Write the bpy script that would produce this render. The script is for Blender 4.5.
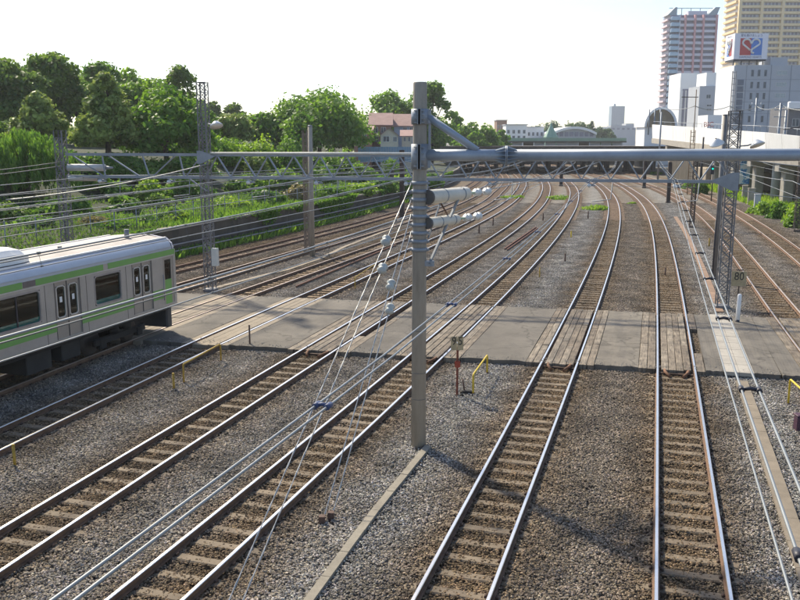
import bpy, math, random
import numpy as np
from mathutils import Vector, Matrix

for o in list(bpy.data.objects): bpy.data.objects.remove(o)
scene = bpy.context.scene
col = scene.collection
R = math.radians
random.seed(7)
RNG = np.random.default_rng(11)

# ------------------------------------------------------------------ camera, sky, sun, exposure
CAM_H, FPX, HOR = 7.1, 850.0, 140.0            # eye height above the rail heads, focal length and horizon for an 800x600 frame
PITCH = math.atan((300 - HOR) / FPX)
cam_data = bpy.data.cameras.new('camera'); cam = bpy.data.objects.new('camera', cam_data); col.objects.link(cam)
cam.location = (0, 0, CAM_H); cam.rotation_euler = (math.pi/2 - PITCH, 0, 0)
cam_data.sensor_width = 36; cam_data.lens = 36*FPX/800; cam_data.clip_end = 6000; cam_data.clip_start = 0.05
scene.camera = cam

SUN_EL, SUN_AZ = R(43), R(-33)                 # azimuth from +Y towards +X: the sun stands ahead and to the left
world = bpy.data.worlds.new('World'); scene.world = world; world.use_nodes = True
wn = world.node_tree.nodes; wl = world.node_tree.links
sky = wn.new('ShaderNodeTexSky'); sky.sky_type = 'NISHITA'; sky.sun_disc = False
sky.sun_elevation = SUN_EL; sky.sun_rotation = SUN_AZ
sky.air_density = 0.8; sky.dust_density = 1.2; sky.ozone_density = 1.0; sky.altitude = 20
bg = wn['Background']; bg.inputs['Strength'].default_value = 0.15
wl.new(sky.outputs['Color'], bg.inputs['Color'])

sun_data = bpy.data.lights.new('sun', 'SUN'); sun = bpy.data.objects.new('sun', sun_data); col.objects.link(sun)
sun_data.energy = 4.6; sun_data.angle = R(2.2); sun_data.color = (1.0, 0.89, 0.70)
sd = Vector((math.sin(SUN_AZ)*math.cos(SUN_EL), math.cos(SUN_AZ)*math.cos(SUN_EL), math.sin(SUN_EL)))
sun.rotation_euler = sd.to_track_quat('Z', 'Y').to_euler(); sun.location = sd*60

vs = scene.view_settings
vs.view_transform = 'Standard'; vs.look = 'None'; vs.gamma = 1.0; vs.exposure = 0.58; vs.use_curve_mapping = False
scene.render.engine = 'CYCLES'
scene.cycles.max_bounces = 6; scene.cycles.transparent_max_bounces = 8

# ------------------------------------------------------------------ placing helpers
CP, SP = math.cos(PITCH), math.sin(PITCH)
def ray(px, py):
    dx, dy = (px-400)/FPX, -(py-300)/FPX
    return np.array([dx, CP + dy*SP, -SP + dy*CP])
def gp(px, py, z=0.0):                          # where the line of sight meets the level z
    d = ray(px, py); t = (z-CAM_H)/d[2]
    return Vector((d[0]*t, d[1]*t, z))
def at(px, py, y):                              # the point of the line of sight at distance y
    d = ray(px, py); t = y/d[1]
    return Vector((d[0]*t, y, CAM_H + d[2]*t))

# ------------------------------------------------------------------ mesh helpers
class MB:
    def __init__(s): s.v = []; s.f = []; s.m = []; s.sm = []
    def add(s, vs_, fs, m=0, smooth=False):
        b = len(s.v); s.v += [tuple(v) for v in vs_]
        for f in fs: s.f.append([b+i for i in f]); s.m.append(m); s.sm.append(smooth)
        return s
    def box(s, c, size, rz=0, m=0, M=None):
        x, y, z = size[0]/2, size[1]/2, size[2]/2
        pts = [Vector((a, b, d)) for a in (-x, x) for b in (-y, y) for d in (-z, z)]
        T = M if M is not None else Matrix.Translation(Vector(c)) @ Matrix.Rotation(rz, 4, 'Z')
        pts = [T @ q for q in pts]
        return s.add(pts, [(0,1,3,2), (4,6,7,5), (0,4,5,1), (2,3,7,6), (0,2,6,4), (1,5,7,3)], m)
    def bar(s, a, b, w, h, m=0, up=(0,0,1)):    # box along a-b
        a, b = Vector(a), Vector(b); d = b-a; L = d.length
        if L < 1e-6: return s
        x = d.normalized(); u = Vector(up)
        if abs(x.dot(u)) > .98: u = Vector((0,1,0))
        y = u.cross(x).normalized(); z = x.cross(y)
        M = Matrix((x, y, z)).transposed().to_4x4(); M.translation = (a+b)/2
        return s.box(None, (L, w, h), M=M, m=m)
    def bbox(s, c, size, bev=0.02, m=0, rz=0):  # box with chamfered upright and top edges
        x, y, z = size[0]/2, size[1]/2, size[2]/2
        def ring(ax, ay, zz): return [(ax-bev, -ay, zz), (ax, -ay+bev, zz), (ax, ay-bev, zz), (ax-bev, ay, zz), (-ax+bev, ay, zz), (-ax, ay-bev, zz), (-ax, -ay+bev, zz), (-ax+bev, -ay, zz)]
        rings = [ring(x, y, -z), ring(x, y, z-bev), ring(x-bev, y-bev, z)]
        T = Matrix.Translation(Vector(c)) @ Matrix.Rotation(rz, 4, 'Z')
        vv = [T @ Vector(q) for r in rings for q in r]; ff = []
        for k in range(2):
            for i in range(8): ff.append((k*8+i, k*8+(i+1)%8, k*8+8+(i+1)%8, k*8+8+i))
        ff.append(tuple(range(16, 24))); ff.append(tuple(range(7, -1, -1)))
        return s.add(vv, ff, m)
    def tube(s, pts, r, n=8, m=0, cap=True, smooth=True):
        pts = [Vector(q) for q in pts]; K = len(pts)
        rr = list(r) if hasattr(r, '__len__') else [r]*K
        b = len(s.v); prev = None
        for i, q in enumerate(pts):
            t = (pts[min(i+1, K-1)] - pts[max(i-1, 0)])
            t = t.normalized() if t.length > 1e-9 else Vector((0,0,1))
            if prev is None: u = t.orthogonal().normalized()
            else:
                u = prev - t*prev.dot(t); u = u.normalized() if u.length > 1e-6 else t.orthogonal().normalized()
            prev = u; w = t.cross(u)
            for k in range(n):
                a = 2*math.pi*k/n; s.v.append(tuple(q + (u*math.cos(a) + w*math.sin(a))*rr[i]))
        for i in range(K-1):
            for k in range(n):
                s.f.append([b+i*n+k, b+i*n+(k+1)%n, b+(i+1)*n+(k+1)%n, b+(i+1)*n+k]); s.m.append(m); s.sm.append(smooth)
        if cap:
            s.f.append([b+k for k in range(n)][::-1]); s.m.append(m); s.sm.append(False)
            s.f.append([b+(K-1)*n+k for k in range(n)]); s.m.append(m); s.sm.append(False)
        return s
    def cyl(s, a, b, r, r2=None, n=12, m=0): return s.tube([a, b], [r, r if r2 is None else r2], n, m)
    def lathe(s, prof, n=16, M=None, m=0, smooth=True):
        b = len(s.v); T = M if M is not None else Matrix.Identity(4)
        for (r, z) in prof:
            for k in range(n):
                a = 2*math.pi*k/n; s.v.append(tuple(T @ Vector((r*math.cos(a), r*math.sin(a), z))))
        for i in range(len(prof)-1):
            for k in range(n):
                s.f.append([b+i*n+k, b+i*n+(k+1)%n, b+(i+1)*n+(k+1)%n, b+(i+1)*n+k]); s.m.append(m); s.sm.append(smooth)
        return s
    def prism(s, poly, a, b, m=0):              # poly of (x,z) extruded along y from a to b
        n = len(poly); vv = [(x, a, z) for x, z in poly] + [(x, b, z) for x, z in poly]
        ff = [tuple(range(n)), tuple(range(2*n-1, n-1, -1))] + [(i, n+i, n+(i+1)%n, (i+1)%n) for i in range(n)]
        return s.add(vv, ff, m)
    def mesh(s, name, mats):
        me = bpy.data.meshes.new(name); me.from_pydata(s.v, [], s.f)
        for k in (mats if isinstance(mats, (list, tuple)) else [mats]): me.materials.append(k)
        me.polygons.foreach_set('material_index', s.m); me.polygons.foreach_set('use_smooth', s.sm)
        me.update(); return me
    def build(s, name, mats, parent=None, loc=None, rz=0, label=None, kind=None):
        return obj(name, s.mesh(name, mats), parent, loc, rz, label, kind)
def obj(name, me, parent=None, loc=None, rz=0, label=None, kind=None):
    o = bpy.data.objects.new(name, me); col.objects.link(o)
    if parent: o.parent = parent
    if loc is not None: o.location = loc
    if rz: o.rotation_euler = (0, 0, rz)
    if label: o['label'] = label
    if kind: o['kind'] = kind
    return o
def tag(o, label, cat=None, group=None, kind=None):
    o['label'] = label
    if cat: o['category'] = cat
    if group: o['group'] = group
    if kind: o['kind'] = kind
    return o
def thing(name, label, cat, loc=(0,0,0), rz=0, group=None):
    o = bpy.data.objects.new(name, None); col.objects.link(o)
    o.location = loc; o.rotation_euler = (0, 0, rz); o.empty_display_size = .3
    return tag(o, label, cat, group)
def dup(root, loc, rz=None, label=None, group=None, scale=None):
    def cp(o, par):
        c = o.copy(); col.objects.link(c); c.parent = par
        for ch in list(o.children): cp(ch, c)
        return c
    kids = list(root.children); r = root.copy(); col.objects.link(r)
    for ch in kids: cp(ch, r)
    r.location = loc
    if rz is not None: r.rotation_euler = (0, 0, rz)
    if scale is not None: r.scale = scale
    if label: r['label'] = label
    if group: r['group'] = group
    return r

# ------------------------------------------------------------------ materials
MATS = {}
def nodes(m): return m.node_tree.nodes, m.node_tree.links
def mat(name, c, rough=.7, metal=0.0, var=.18, scale=2.0, bump=0.0, bscale=30.0, c2=None, c2scale=6.0, c2lo=.52, c2hi=.68, spec=.4, streak=1.0, crack=0):
    if name in MATS: return MATS[name]
    m = bpy.data.materials.new(name); m.use_nodes = True; N, L = nodes(m); b = N['Principled BSDF']; MATS[name] = m
    b.inputs['Roughness'].default_value = rough; b.inputs['Metallic'].default_value = metal
    b.inputs['Specular IOR Level'].default_value = spec
    g = N.new('ShaderNodeNewGeometry'); src = g.outputs['Position']
    if streak != 1.0:
        mp = N.new('ShaderNodeVectorMath'); mp.operation = 'MULTIPLY'; mp.inputs[1].default_value = (1, 1, streak); L.new(src, mp.inputs[0]); src = mp.outputs[0]
    n = N.new('ShaderNodeTexNoise'); n.inputs['Scale'].default_value = scale; n.inputs['Detail'].default_value = 6; n.inputs['Roughness'].default_value = .65
    L.new(src, n.inputs['Vector'])
    mr = N.new('ShaderNodeMapRange'); mr.inputs['From Min'].default_value = .3; mr.inputs['From Max'].default_value = .7
    mr.inputs['To Min'].default_value = 1-var; mr.inputs['To Max'].default_value = 1+var; L.new(n.outputs['Fac'], mr.inputs['Value'])
    mx = N.new('ShaderNodeMix'); mx.data_type = 'RGBA'; mx.blend_type = 'MULTIPLY'; mx.inputs['Factor'].default_value = 1
    mx.inputs['A'].default_value = (*c, 1); L.new(mr.outputs['Result'], mx.inputs['B']); out = mx.outputs['Result']
    if c2:
        n2 = N.new('ShaderNodeTexNoise'); n2.inputs['Scale'].default_value = c2scale; n2.inputs['Detail'].default_value = 8; n2.inputs['Roughness'].default_value = .7; L.new(src, n2.inputs['Vector'])
        m2 = N.new('ShaderNodeMapRange'); m2.inputs['From Min'].default_value = c2lo; m2.inputs['From Max'].default_value = c2hi; L.new(n2.outputs['Fac'], m2.inputs['Value'])
        mm = N.new('ShaderNodeMix'); mm.data_type = 'RGBA'; L.new(m2.outputs['Result'], mm.inputs['Factor']); L.new(out, mm.inputs['A']); mm.inputs['B'].default_value = (*c2, 1); out = mm.outputs['Result']
    if crack:
        vo = N.new('ShaderNodeTexVoronoi'); vo.feature = 'DISTANCE_TO_EDGE'; vo.inputs['Scale'].default_value = crack
        nw = N.new('ShaderNodeTexNoise'); nw.inputs['Scale'].default_value = 1.6; nw.inputs['Detail'].default_value = 6; L.new(src, nw.inputs['Vector'])
        ad = N.new('ShaderNodeVectorMath'); ad.operation = 'MULTIPLY_ADD'; ad.inputs[1].default_value = (.9, .9, .9); L.new(nw.outputs['Color'], ad.inputs[0]); L.new(src, ad.inputs[2]); L.new(ad.outputs[0], vo.inputs['Vector'])
        mc = N.new('ShaderNodeMapRange'); mc.inputs['From Min'].default_value = .004; mc.inputs['From Max'].default_value = .016; mc.inputs['To Min'].default_value = .66; mc.inputs['To Max'].default_value = 1; L.new(vo.outputs['Distance'], mc.inputs['Value'])
        mm = N.new('ShaderNodeMix'); mm.data_type = 'RGBA'; mm.blend_type = 'MULTIPLY'; mm.inputs['Factor'].default_value = 1; L.new(out, mm.inputs['A']); L.new(mc.outputs['Result'], mm.inputs['B']); out = mm.outputs['Result']
    L.new(out, b.inputs['Base Color'])
    if bump:
        n3 = N.new('ShaderNodeTexNoise'); n3.inputs['Scale'].default_value = bscale; n3.inputs['Detail'].default_value = 5; L.new(src, n3.inputs['Vector'])
        bp = N.new('ShaderNodeBump'); bp.inputs['Strength'].default_value = bump; bp.inputs['Distance'].default_value = .02
        L.new(n3.outputs['Fac'], bp.inputs['Height']); L.new(bp.outputs['Normal'], b.inputs['Normal'])
    return m

# rail-following coordinate u = x - 0.297 (y-30) + 0.0004 (y-30)^2 : constant along the tracks
TRACK_U = [('T10', -18.5), ('T9', -14.4), ('T8', -10.3), ('T7', -6.7), ('T6', -2.4), ('T5', 1.6), ('T4', 6.1), ('T3', 9.9), ('T2', 14.8), ('T1', 18.3)]
GREY_MID = {'T10': .4, 'T9': .6, 'T8': .7, 'T7': .7, 'T6': .7, 'T5': 1.0, 'T4': .42, 'T3': 1.0, 'T2': .65}
def ballast_nodes(m, stone_attr):
    N, L = nodes(m); b = N['Principled BSDF']; b.inputs['Roughness'].default_value = .85; b.inputs['Specular IOR Level'].default_value = .35
    g = N.new('ShaderNodeNewGeometry'); sp = N.new('ShaderNodeSeparateXYZ'); L.new(g.outputs['Position'], sp.inputs[0])
    def mth(op, a, bb, cc=None):
        k = N.new('ShaderNodeMath'); k.operation = op
        for i, q in enumerate((a, bb, cc)):
            if q is None: continue
            if isinstance(q, (int, float)): k.inputs[i].default_value = q
            else: L.new(q, k.inputs[i])
        return k.outputs[0]
    y30 = mth('SUBTRACT', sp.outputs['Y'], 30.0)
    u = mth('SUBTRACT', sp.outputs['X'], mth('MULTIPLY', y30, .297)); u = mth('ADD', u, mth('MULTIPLY', mth('MULTIPLY', y30, y30), .0004))
    nz = N.new('ShaderNodeTexNoise'); nz.inputs['Scale'].default_value = .55; nz.inputs['Detail'].default_value = 5; nz.inputs['Roughness'].default_value = .6; L.new(g.outputs['Position'], nz.inputs['Vector'])
    u = mth('ADD', u, mth('MULTIPLY', mth('SUBTRACT', nz.outputs['Fac'], .5), 2.2))
    fac = mth('DIVIDE', mth('ADD', u, 24.0), 46.0)
    cr = N.new('ShaderNodeValToRGB'); cr.color_ramp.interpolation = 'EASE'; L.new(fac, cr.inputs['Fac'])
    stops = []
    for i, (t, uu) in enumerate(TRACK_U):
        stops.append(((uu+24)/46, 0.0))
        if i+1 < len(TRACK_U): stops.append((((uu+TRACK_U[i+1][1])/2+24)/46, GREY_MID[t]))
    e = cr.color_ramp.elements
    e[0].position = stops[0][0]; e[0].color = (0, 0, 0, 1); e[1].position = 1.0; e[1].color = (.6, .6, .6, 1)
    for p_, v in stops[1:]:
        q = e.new(p_); q.color = (v, v, v, 1)
    mx = N.new('ShaderNodeMix'); mx.data_type = 'RGBA'; L.new(cr.outputs['Color'], mx.inputs['Factor'])
    k_ = 1.0 if stone_attr else .74  # shade of the gaps between stones is put into the flat bed's colour
    mx.inputs['A'].default_value = (.168*k_, .118*k_, .066*k_, 1); mx.inputs['B'].default_value = (.275*k_, .262*k_, .235*k_, 1)
    n2 = N.new('ShaderNodeTexNoise'); n2.inputs['Scale'].default_value = .9; n2.inputs['Detail'].default_value = 6; L.new(g.outputs['Position'], n2.inputs['Vector'])
    mr = N.new('ShaderNodeMapRange'); mr.inputs['From Min'].default_value = .3; mr.inputs['From Max'].default_value = .7; mr.inputs['To Min'].default_value = .62; mr.inputs['To Max'].default_value = 1.42; L.new(n2.outputs['Fac'], mr.inputs['Value'])
    m2 = N.new('ShaderNodeMix'); m2.data_type = 'RGBA'; m2.blend_type = 'MULTIPLY'; m2.inputs['Factor'].default_value = 1; L.new(mx.outputs['Result'], m2.inputs['A']); L.new(mr.outputs['Result'], m2.inputs['B'])
    m3 = N.new('ShaderNodeMix'); m3.data_type = 'RGBA'; m3.blend_type = 'MULTIPLY'; m3.inputs['Factor'].default_value = 1; L.new(m2.outputs['Result'], m3.inputs['A'])
    if stone_attr:
        a = N.new('ShaderNodeAttribute'); a.attribute_name = 'tint'; L.new(a.outputs['Color'], m3.inputs['B'])
    else:
        vo = N.new('ShaderNodeTexVoronoi'); vo.inputs['Scale'].default_value = 17; L.new(g.outputs['Position'], vo.inputs['Vector'])
        hs = N.new('ShaderNodeSeparateXYZ'); L.new(vo.outputs['Color'], hs.inputs[0])
        v2 = N.new('ShaderNodeMapRange'); v2.inputs['To Min'].default_value = .38; v2.inputs['To Max'].default_value = 1.35; L.new(hs.outputs['X'], v2.inputs['Value']); L.new(v2.outputs['Result'], m3.inputs['B'])
        bp = N.new('ShaderNodeBump'); bp.inputs['Strength'].default_value = .9; bp.inputs['Distance'].default_value = .04; bp.invert = True
        L.new(vo.outputs['Distance'], bp.inputs['Height']); L.new(bp.outputs['Normal'], b.inputs['Normal'])
    L.new(m3.outputs['Result'], b.inputs['Base Color'])
bal_mat = bpy.data.materials.new('ballast_far'); bal_mat.use_nodes = True; ballast_nodes(bal_mat, False)
stone_mat = bpy.data.materials.new('ballast_stone'); stone_mat.use_nodes = True; ballast_nodes(stone_mat, True)

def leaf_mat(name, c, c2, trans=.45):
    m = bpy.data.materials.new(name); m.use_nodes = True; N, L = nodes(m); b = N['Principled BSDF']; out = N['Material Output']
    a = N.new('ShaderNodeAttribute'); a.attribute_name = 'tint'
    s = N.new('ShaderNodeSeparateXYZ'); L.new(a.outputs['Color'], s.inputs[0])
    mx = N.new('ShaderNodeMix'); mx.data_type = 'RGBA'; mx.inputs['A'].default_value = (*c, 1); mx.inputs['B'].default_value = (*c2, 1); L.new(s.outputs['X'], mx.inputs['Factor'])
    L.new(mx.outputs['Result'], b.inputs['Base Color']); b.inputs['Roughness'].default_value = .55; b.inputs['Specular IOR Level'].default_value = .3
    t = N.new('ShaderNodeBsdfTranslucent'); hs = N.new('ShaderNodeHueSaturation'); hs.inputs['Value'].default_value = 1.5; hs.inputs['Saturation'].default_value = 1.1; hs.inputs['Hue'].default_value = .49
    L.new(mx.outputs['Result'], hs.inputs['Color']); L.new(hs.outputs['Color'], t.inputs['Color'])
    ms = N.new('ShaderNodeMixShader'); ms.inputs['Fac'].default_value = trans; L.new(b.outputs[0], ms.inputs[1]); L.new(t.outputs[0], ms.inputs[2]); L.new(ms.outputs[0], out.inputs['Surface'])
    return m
LEAF = {
 'dark': leaf_mat('leaf_dark', (0.07, 0.13, 0.035), (0.18, 0.28, 0.055)),
 'mid': leaf_mat('leaf_mid', (0.07, 0.165, 0.033), (0.2, 0.33, 0.055)),
 'bright': leaf_mat('leaf_bright', (.065, .165, .026), (.18, .31, .045), .4),
 'olive': leaf_mat('leaf_olive', (0.1, 0.165, 0.04), (0.32, 0.4, 0.1), .3),
 'lime': leaf_mat('leaf_lime', (0.13, 0.26, 0.035), (0.29, 0.42, 0.06), .45),
 'dry': leaf_mat('leaf_dry', (.16, .15, .05), (.30, .26, .09), .35),
 'far': leaf_mat('leaf_far', (0.07, 0.13, 0.06), (0.13, 0.2, 0.085), .3),
}
M_bark = mat('bark', (.075, .058, .042), .9, bump=.6, bscale=12, var=.3)
M_railtop = mat('rail_top', (.86, .82, .77), .33, 1.0, var=.06)
M_railside = mat('rail_rust', (.16, .093, .055), .75, .1, var=.3, scale=5)
M_railworn = mat('rail_top_worn', (.56, .45, .36), .42, .85, var=.12)
M_railold = mat('rail_top_rusty', (.20, .115, .075), .5, .3, var=.2)
M_sleeper = mat('sleeper_concrete', (.175, .138, .095), .85, var=.3, scale=1.7, bump=.3, bscale=40, c2=(.11, .08, .055), c2scale=2.4, c2lo=.5, c2hi=.75)
M_clip = mat('rail_clip', (.07, .045, .032), .7, .3)
M_asphalt = mat('asphalt', (.145, .130, .108), .9, var=.28, scale=.5, bump=.6, bscale=110, c2=(.085, .078, .07), c2scale=.9, c2lo=.52, c2hi=.74, crack=.3)
M_asph2 = mat('asphalt_worn', (.175, .155, .125), .9, var=.3, scale=.8, bump=.6, bscale=110, c2=(.10, .09, .078), c2scale=1.3, c2lo=.5, c2hi=.7, crack=.35)
M_asph3 = mat('asphalt_old', (.125, .113, .096), .9, var=.3, scale=.6, bump=.6, bscale=110, c2=(.19, .165, .13), c2scale=.8, c2lo=.55, c2hi=.75, crack=.4)
M_sand = mat('crossing_concrete', (.27, .225, .165), .88, var=.15, scale=1.2, bump=.3, bscale=90, c2=(.17, .145, .115), c2scale=1.6, c2lo=.55, c2hi=.75)
def plank_mat(name, c, dark):
    m = bpy.data.materials.new(name); m.use_nodes = True; N, L = nodes(m); b = N['Principled BSDF']; b.inputs['Roughness'].default_value = .85
    g = N.new('ShaderNodeNewGeometry'); mp = N.new('ShaderNodeMapping'); mp.inputs['Rotation'].default_value = (0, 0, math.atan(.29)); L.new(g.outputs['Position'], mp.inputs['Vector'])
    sc_ = N.new('ShaderNodeVectorMath'); sc_.operation = 'MULTIPLY'; sc_.inputs[1].default_value = (11, .9, 1); L.new(mp.outputs[0], sc_.inputs[0])
    n1 = N.new('ShaderNodeTexNoise'); n1.inputs['Scale'].default_value = 1.4; n1.inputs['Detail'].default_value = 7; n1.inputs['Roughness'].default_value = .7; L.new(sc_.outputs[0], n1.inputs['Vector'])
    n2 = N.new('ShaderNodeTexNoise'); n2.inputs['Scale'].default_value = 2.2; n2.inputs['Detail'].default_value = 5; L.new(g.outputs['Position'], n2.inputs['Vector'])
    r1 = N.new('ShaderNodeValToRGB'); r1.color_ramp.elements[0].position = .33; r1.color_ramp.elements[0].color = (dark, dark*.85, dark*.7, 1); r1.color_ramp.elements[1].position = .62; r1.color_ramp.elements[1].color = (*c, 1); e = r1.color_ramp.elements.new(.44); e.color = (c[0]*.62, c[1]*.6, c[2]*.58, 1); L.new(n1.outputs['Fac'], r1.inputs['Fac'])
    mr = N.new('ShaderNodeMapRange'); mr.inputs['From Min'].default_value = .32; mr.inputs['From Max'].default_value = .65; mr.inputs['To Min'].default_value = .6; mr.inputs['To Max'].default_value = 1.15; L.new(n2.outputs['Fac'], mr.inputs['Value'])
    mx = N.new('ShaderNodeMix'); mx.data_type = 'RGBA'; mx.blend_type = 'MULTIPLY'; mx.inputs['Factor'].default_value = 1; L.new(r1.outputs['Color'], mx.inputs['A']); L.new(mr.outputs['Result'], mx.inputs['B']); L.new(mx.outputs['Result'], b.inputs['Base Color'])
    bp = N.new('ShaderNodeBump'); bp.inputs['Strength'].default_value = .6; bp.inputs['Distance'].default_value = .02; L.new(n1.outputs['Fac'], bp.inputs['Height']); L.new(bp.outputs['Normal'], b.inputs['Normal']); return m
M_planks = [plank_mat('plank_a', (.25, .205, .15), .03), plank_mat('plank_b', (.20, .16, .115), .025), plank_mat('plank_c', (.29, .245, .185), .04)]
M_conc = mat('concrete_pole', (.33, .30, .25), .85, var=.22, scale=2.5, bump=.2, bscale=60, c2=(.17, .145, .115), c2scale=2.2, c2lo=.5, c2hi=.8, streak=.16)
M_conc2 = mat('concrete_pale', (.36, .335, .29), .88, var=.15, scale=1.2, bump=.2, bscale=40, c2=(.26, .24, .21), c2scale=1.4, c2lo=.5, c2hi=.75)
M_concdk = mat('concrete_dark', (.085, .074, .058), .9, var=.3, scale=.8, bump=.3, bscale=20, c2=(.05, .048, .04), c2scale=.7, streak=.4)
M_galv = mat('galvanised', (.25, .275, .305), .5, .35, var=.14, scale=3, c2=(.20, .20, .20), c2scale=1.5, c2lo=.58, c2hi=.85)
M_pipe = mat('beam_pipe', (.30, .345, .40), .45, .25, var=.13, scale=2, c2=(.17, .16, .14), c2scale=1.2, c2lo=.6, c2hi=.85)
M_lattice = mat('lattice_steel', (.19, .19, .195), .6, .3, var=.2, scale=3, c2=(.12, .09, .07), c2scale=2, c2lo=.5, c2hi=.75)
M_latrust = mat('lattice_rusty', (.095, .075, .065), .8, .1, var=.3, scale=3)
M_wire = mat('wire_metal', (.27, .285, .285), .45, .5, var=.1)
M_wiredk = mat('wire_dark', (.16, .165, .16), .55, .4, var=.1)
M_guy = mat('guy_wire', (.40, .41, .41), .45, .4, var=.1)
M_blue = mat('spacer_blue', (.05, .07, .15), .5, var=.1)
M_black = mat('spacer_black', (.03, .03, .04), .5, var=.1)
M_porc = mat('porcelain', (.70, .72, .72), .25, var=.06)
M_tens = mat('tensioner_cream', (.60, .57, .49), .5, var=.1, scale=4, c2=(.30, .25, .18), c2scale=3, c2lo=.6, c2hi=.9)
M_yellow = mat('yellow_paint', (.58, .42, .03), .55, var=.15, scale=8, c2=(.30, .20, .05), c2scale=7, c2lo=.62, c2hi=.75)
M_yold = mat('yellow_worn', (.38, .25, .04), .65, var=.25, scale=8)
M_sign = mat('sign_board', (.42, .34, .20), .7, var=.18, scale=6, c2=(.27, .21, .12), c2scale=5, c2lo=.55, c2hi=.8)
M_ink = mat('sign_ink', (.03, .028, .025), .7, var=.1)
M_redpost = mat('red_brown_post', (.17, .05, .03), .7, var=.25, scale=8)
M_brown = mat('brown_steel', (.10, .06, .045), .8, var=.25, scale=8)
M_white = mat('white_paint', (.78, .77, .74), .6, var=.06)
M_green = mat('weed_earth', (.035, .042, .018), .95, var=.3, scale=.6, bump=.4, bscale=6, c2=(.022, .042, .012), c2scale=.5, c2lo=.4, c2hi=.6)
M_earth = mat('earth', (.13, .115, .085), .95, var=.25, scale=.05)

# ------------------------------------------------------------------ track geometry
POLY = {'T1': [-8.282, 38.198, 7.155], 'T2': [7.471, -28.649, 29.801, 17.112, 7.692], 'T3': [-1.225, -1.286, .244, 30.015, .94],
 'T4': [-.573, -1.527, -.769, 30.754, -2.967], 'T5': [-.396, .38, -5.57, 33.959, -8.104], 'T6': [3.828, -15.001, 12.615, 25.998, -10.918],
 'T7': [3.84, -19.368, 21.627, 21.304, -14.586], 'T8': [11.771, -46.221, 51.553, 9.7, -16.658], 'T9': [-13.555, 21.17, 21.94, -22.637], 'T10': [-13.462, 18.133, 26.972, -27.96]}
FAR0 = {'T9': (98, .235), 'T10': (96, .245), 'T1': (118, .185), 'T2': (108, .195)}
def tx(t, d):
    D0, s = FAR0.get(t, (118, .19))
    c = POLY[t]
    if d < 12: x0 = np.polyval(c, .12); s0 = np.polyval(np.polyder(c), .12)/100; return float(x0 + s0*(d-12))
    if d <= D0: return float(np.polyval(c, d/100))
    k = d-D0; return float(np.polyval(c, D0/100) + s*k - .0009*k*k)
def tdir(t, d):
    v = Vector((tx(t, d+.3)-tx(t, d-.3), .6, 0)); return v.normalized()
def toff(t, d, off, z=0.0):                     # point beside the centre line, off metres to the right
    u = tdir(t, d); return Vector((tx(t, d)+u.y*off, d-u.x*off, z))
YARD = math.atan2(-.215, 1)                     # direction across the tracks
AX = Vector((math.cos(YARD), math.sin(YARD), 0))

def wall_x(d): return tx('T10', d) - 4.5
def hill_z(x, y):
    s = wall_x(y) - x
    if s < 0: return -.35
    z = 1.35 + min(s, 12)*.06 + max(0, min(s-12, 10))*.36 + max(0, min(s-22, 60))*.055
    return z + .25*math.sin(x*.31+y*.17)*min(1, s/6)

# ------------------------------------------------------------------ the ground
g = MB(); g.add([(-3000, -300, -.42), (3000, -300, -.42), (3000, 5000, -.42), (-3000, 5000, -.42)], [(0, 1, 2, 3)])
tag(g.build('ground', M_earth), 'bare brown earth reaching to the horizon', kind='structure')

b = MB(); ys = list(np.arange(1, 60, 1.0)) + list(np.arange(60, 262, 4.0)); nx = 70
for j, y in enumerate(ys):
    x0, x1 = wall_x(y)-.2, tx('T1', y)+4.5
    for i in range(nx+1):
        x = x0 + (x1-x0)*i/nx
        b.v.append((x, y, -.215 + .018*math.sin(x*1.9+y*.7)*math.sin(y*1.3-x*.4) + .012*math.sin(x*5.1+y*3.3)))
for j in range(len(ys)-1):
    for i in range(nx): k = j*(nx+1)+i; b.f.append([k, k+1, k+nx+2, k+nx+1]); b.m.append(0); b.sm.append(True)
tag(b.build('trackbed', bal_mat), 'grey and rust brown ballast bed under all the tracks', kind='structure')

h = MB(); SS = [0, .6, 1.5, 3, 5, 7.5, 10, 13, 17, 21, 26, 33, 42, 55, 75, 110, 170, 260, 420]; hy = list(np.arange(2, 60, 3.0)) + list(np.arange(60, 420, 8.0))
for y in hy:
    for s in SS:
        x = wall_x(y)-s; h.v.append((x, y, hill_z(x-.001, y)))
for j in range(len(hy)-1):
    for i in range(len(SS)-1): k = j*len(SS)+i; h.f.append([k+1, k, k+len(SS), k+len(SS)+1]); h.m.append(0); h.sm.append(True)
tag(h.build('hillside_terrain', M_green), 'earth and grass slope rising left of the tracks', kind='structure')

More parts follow.
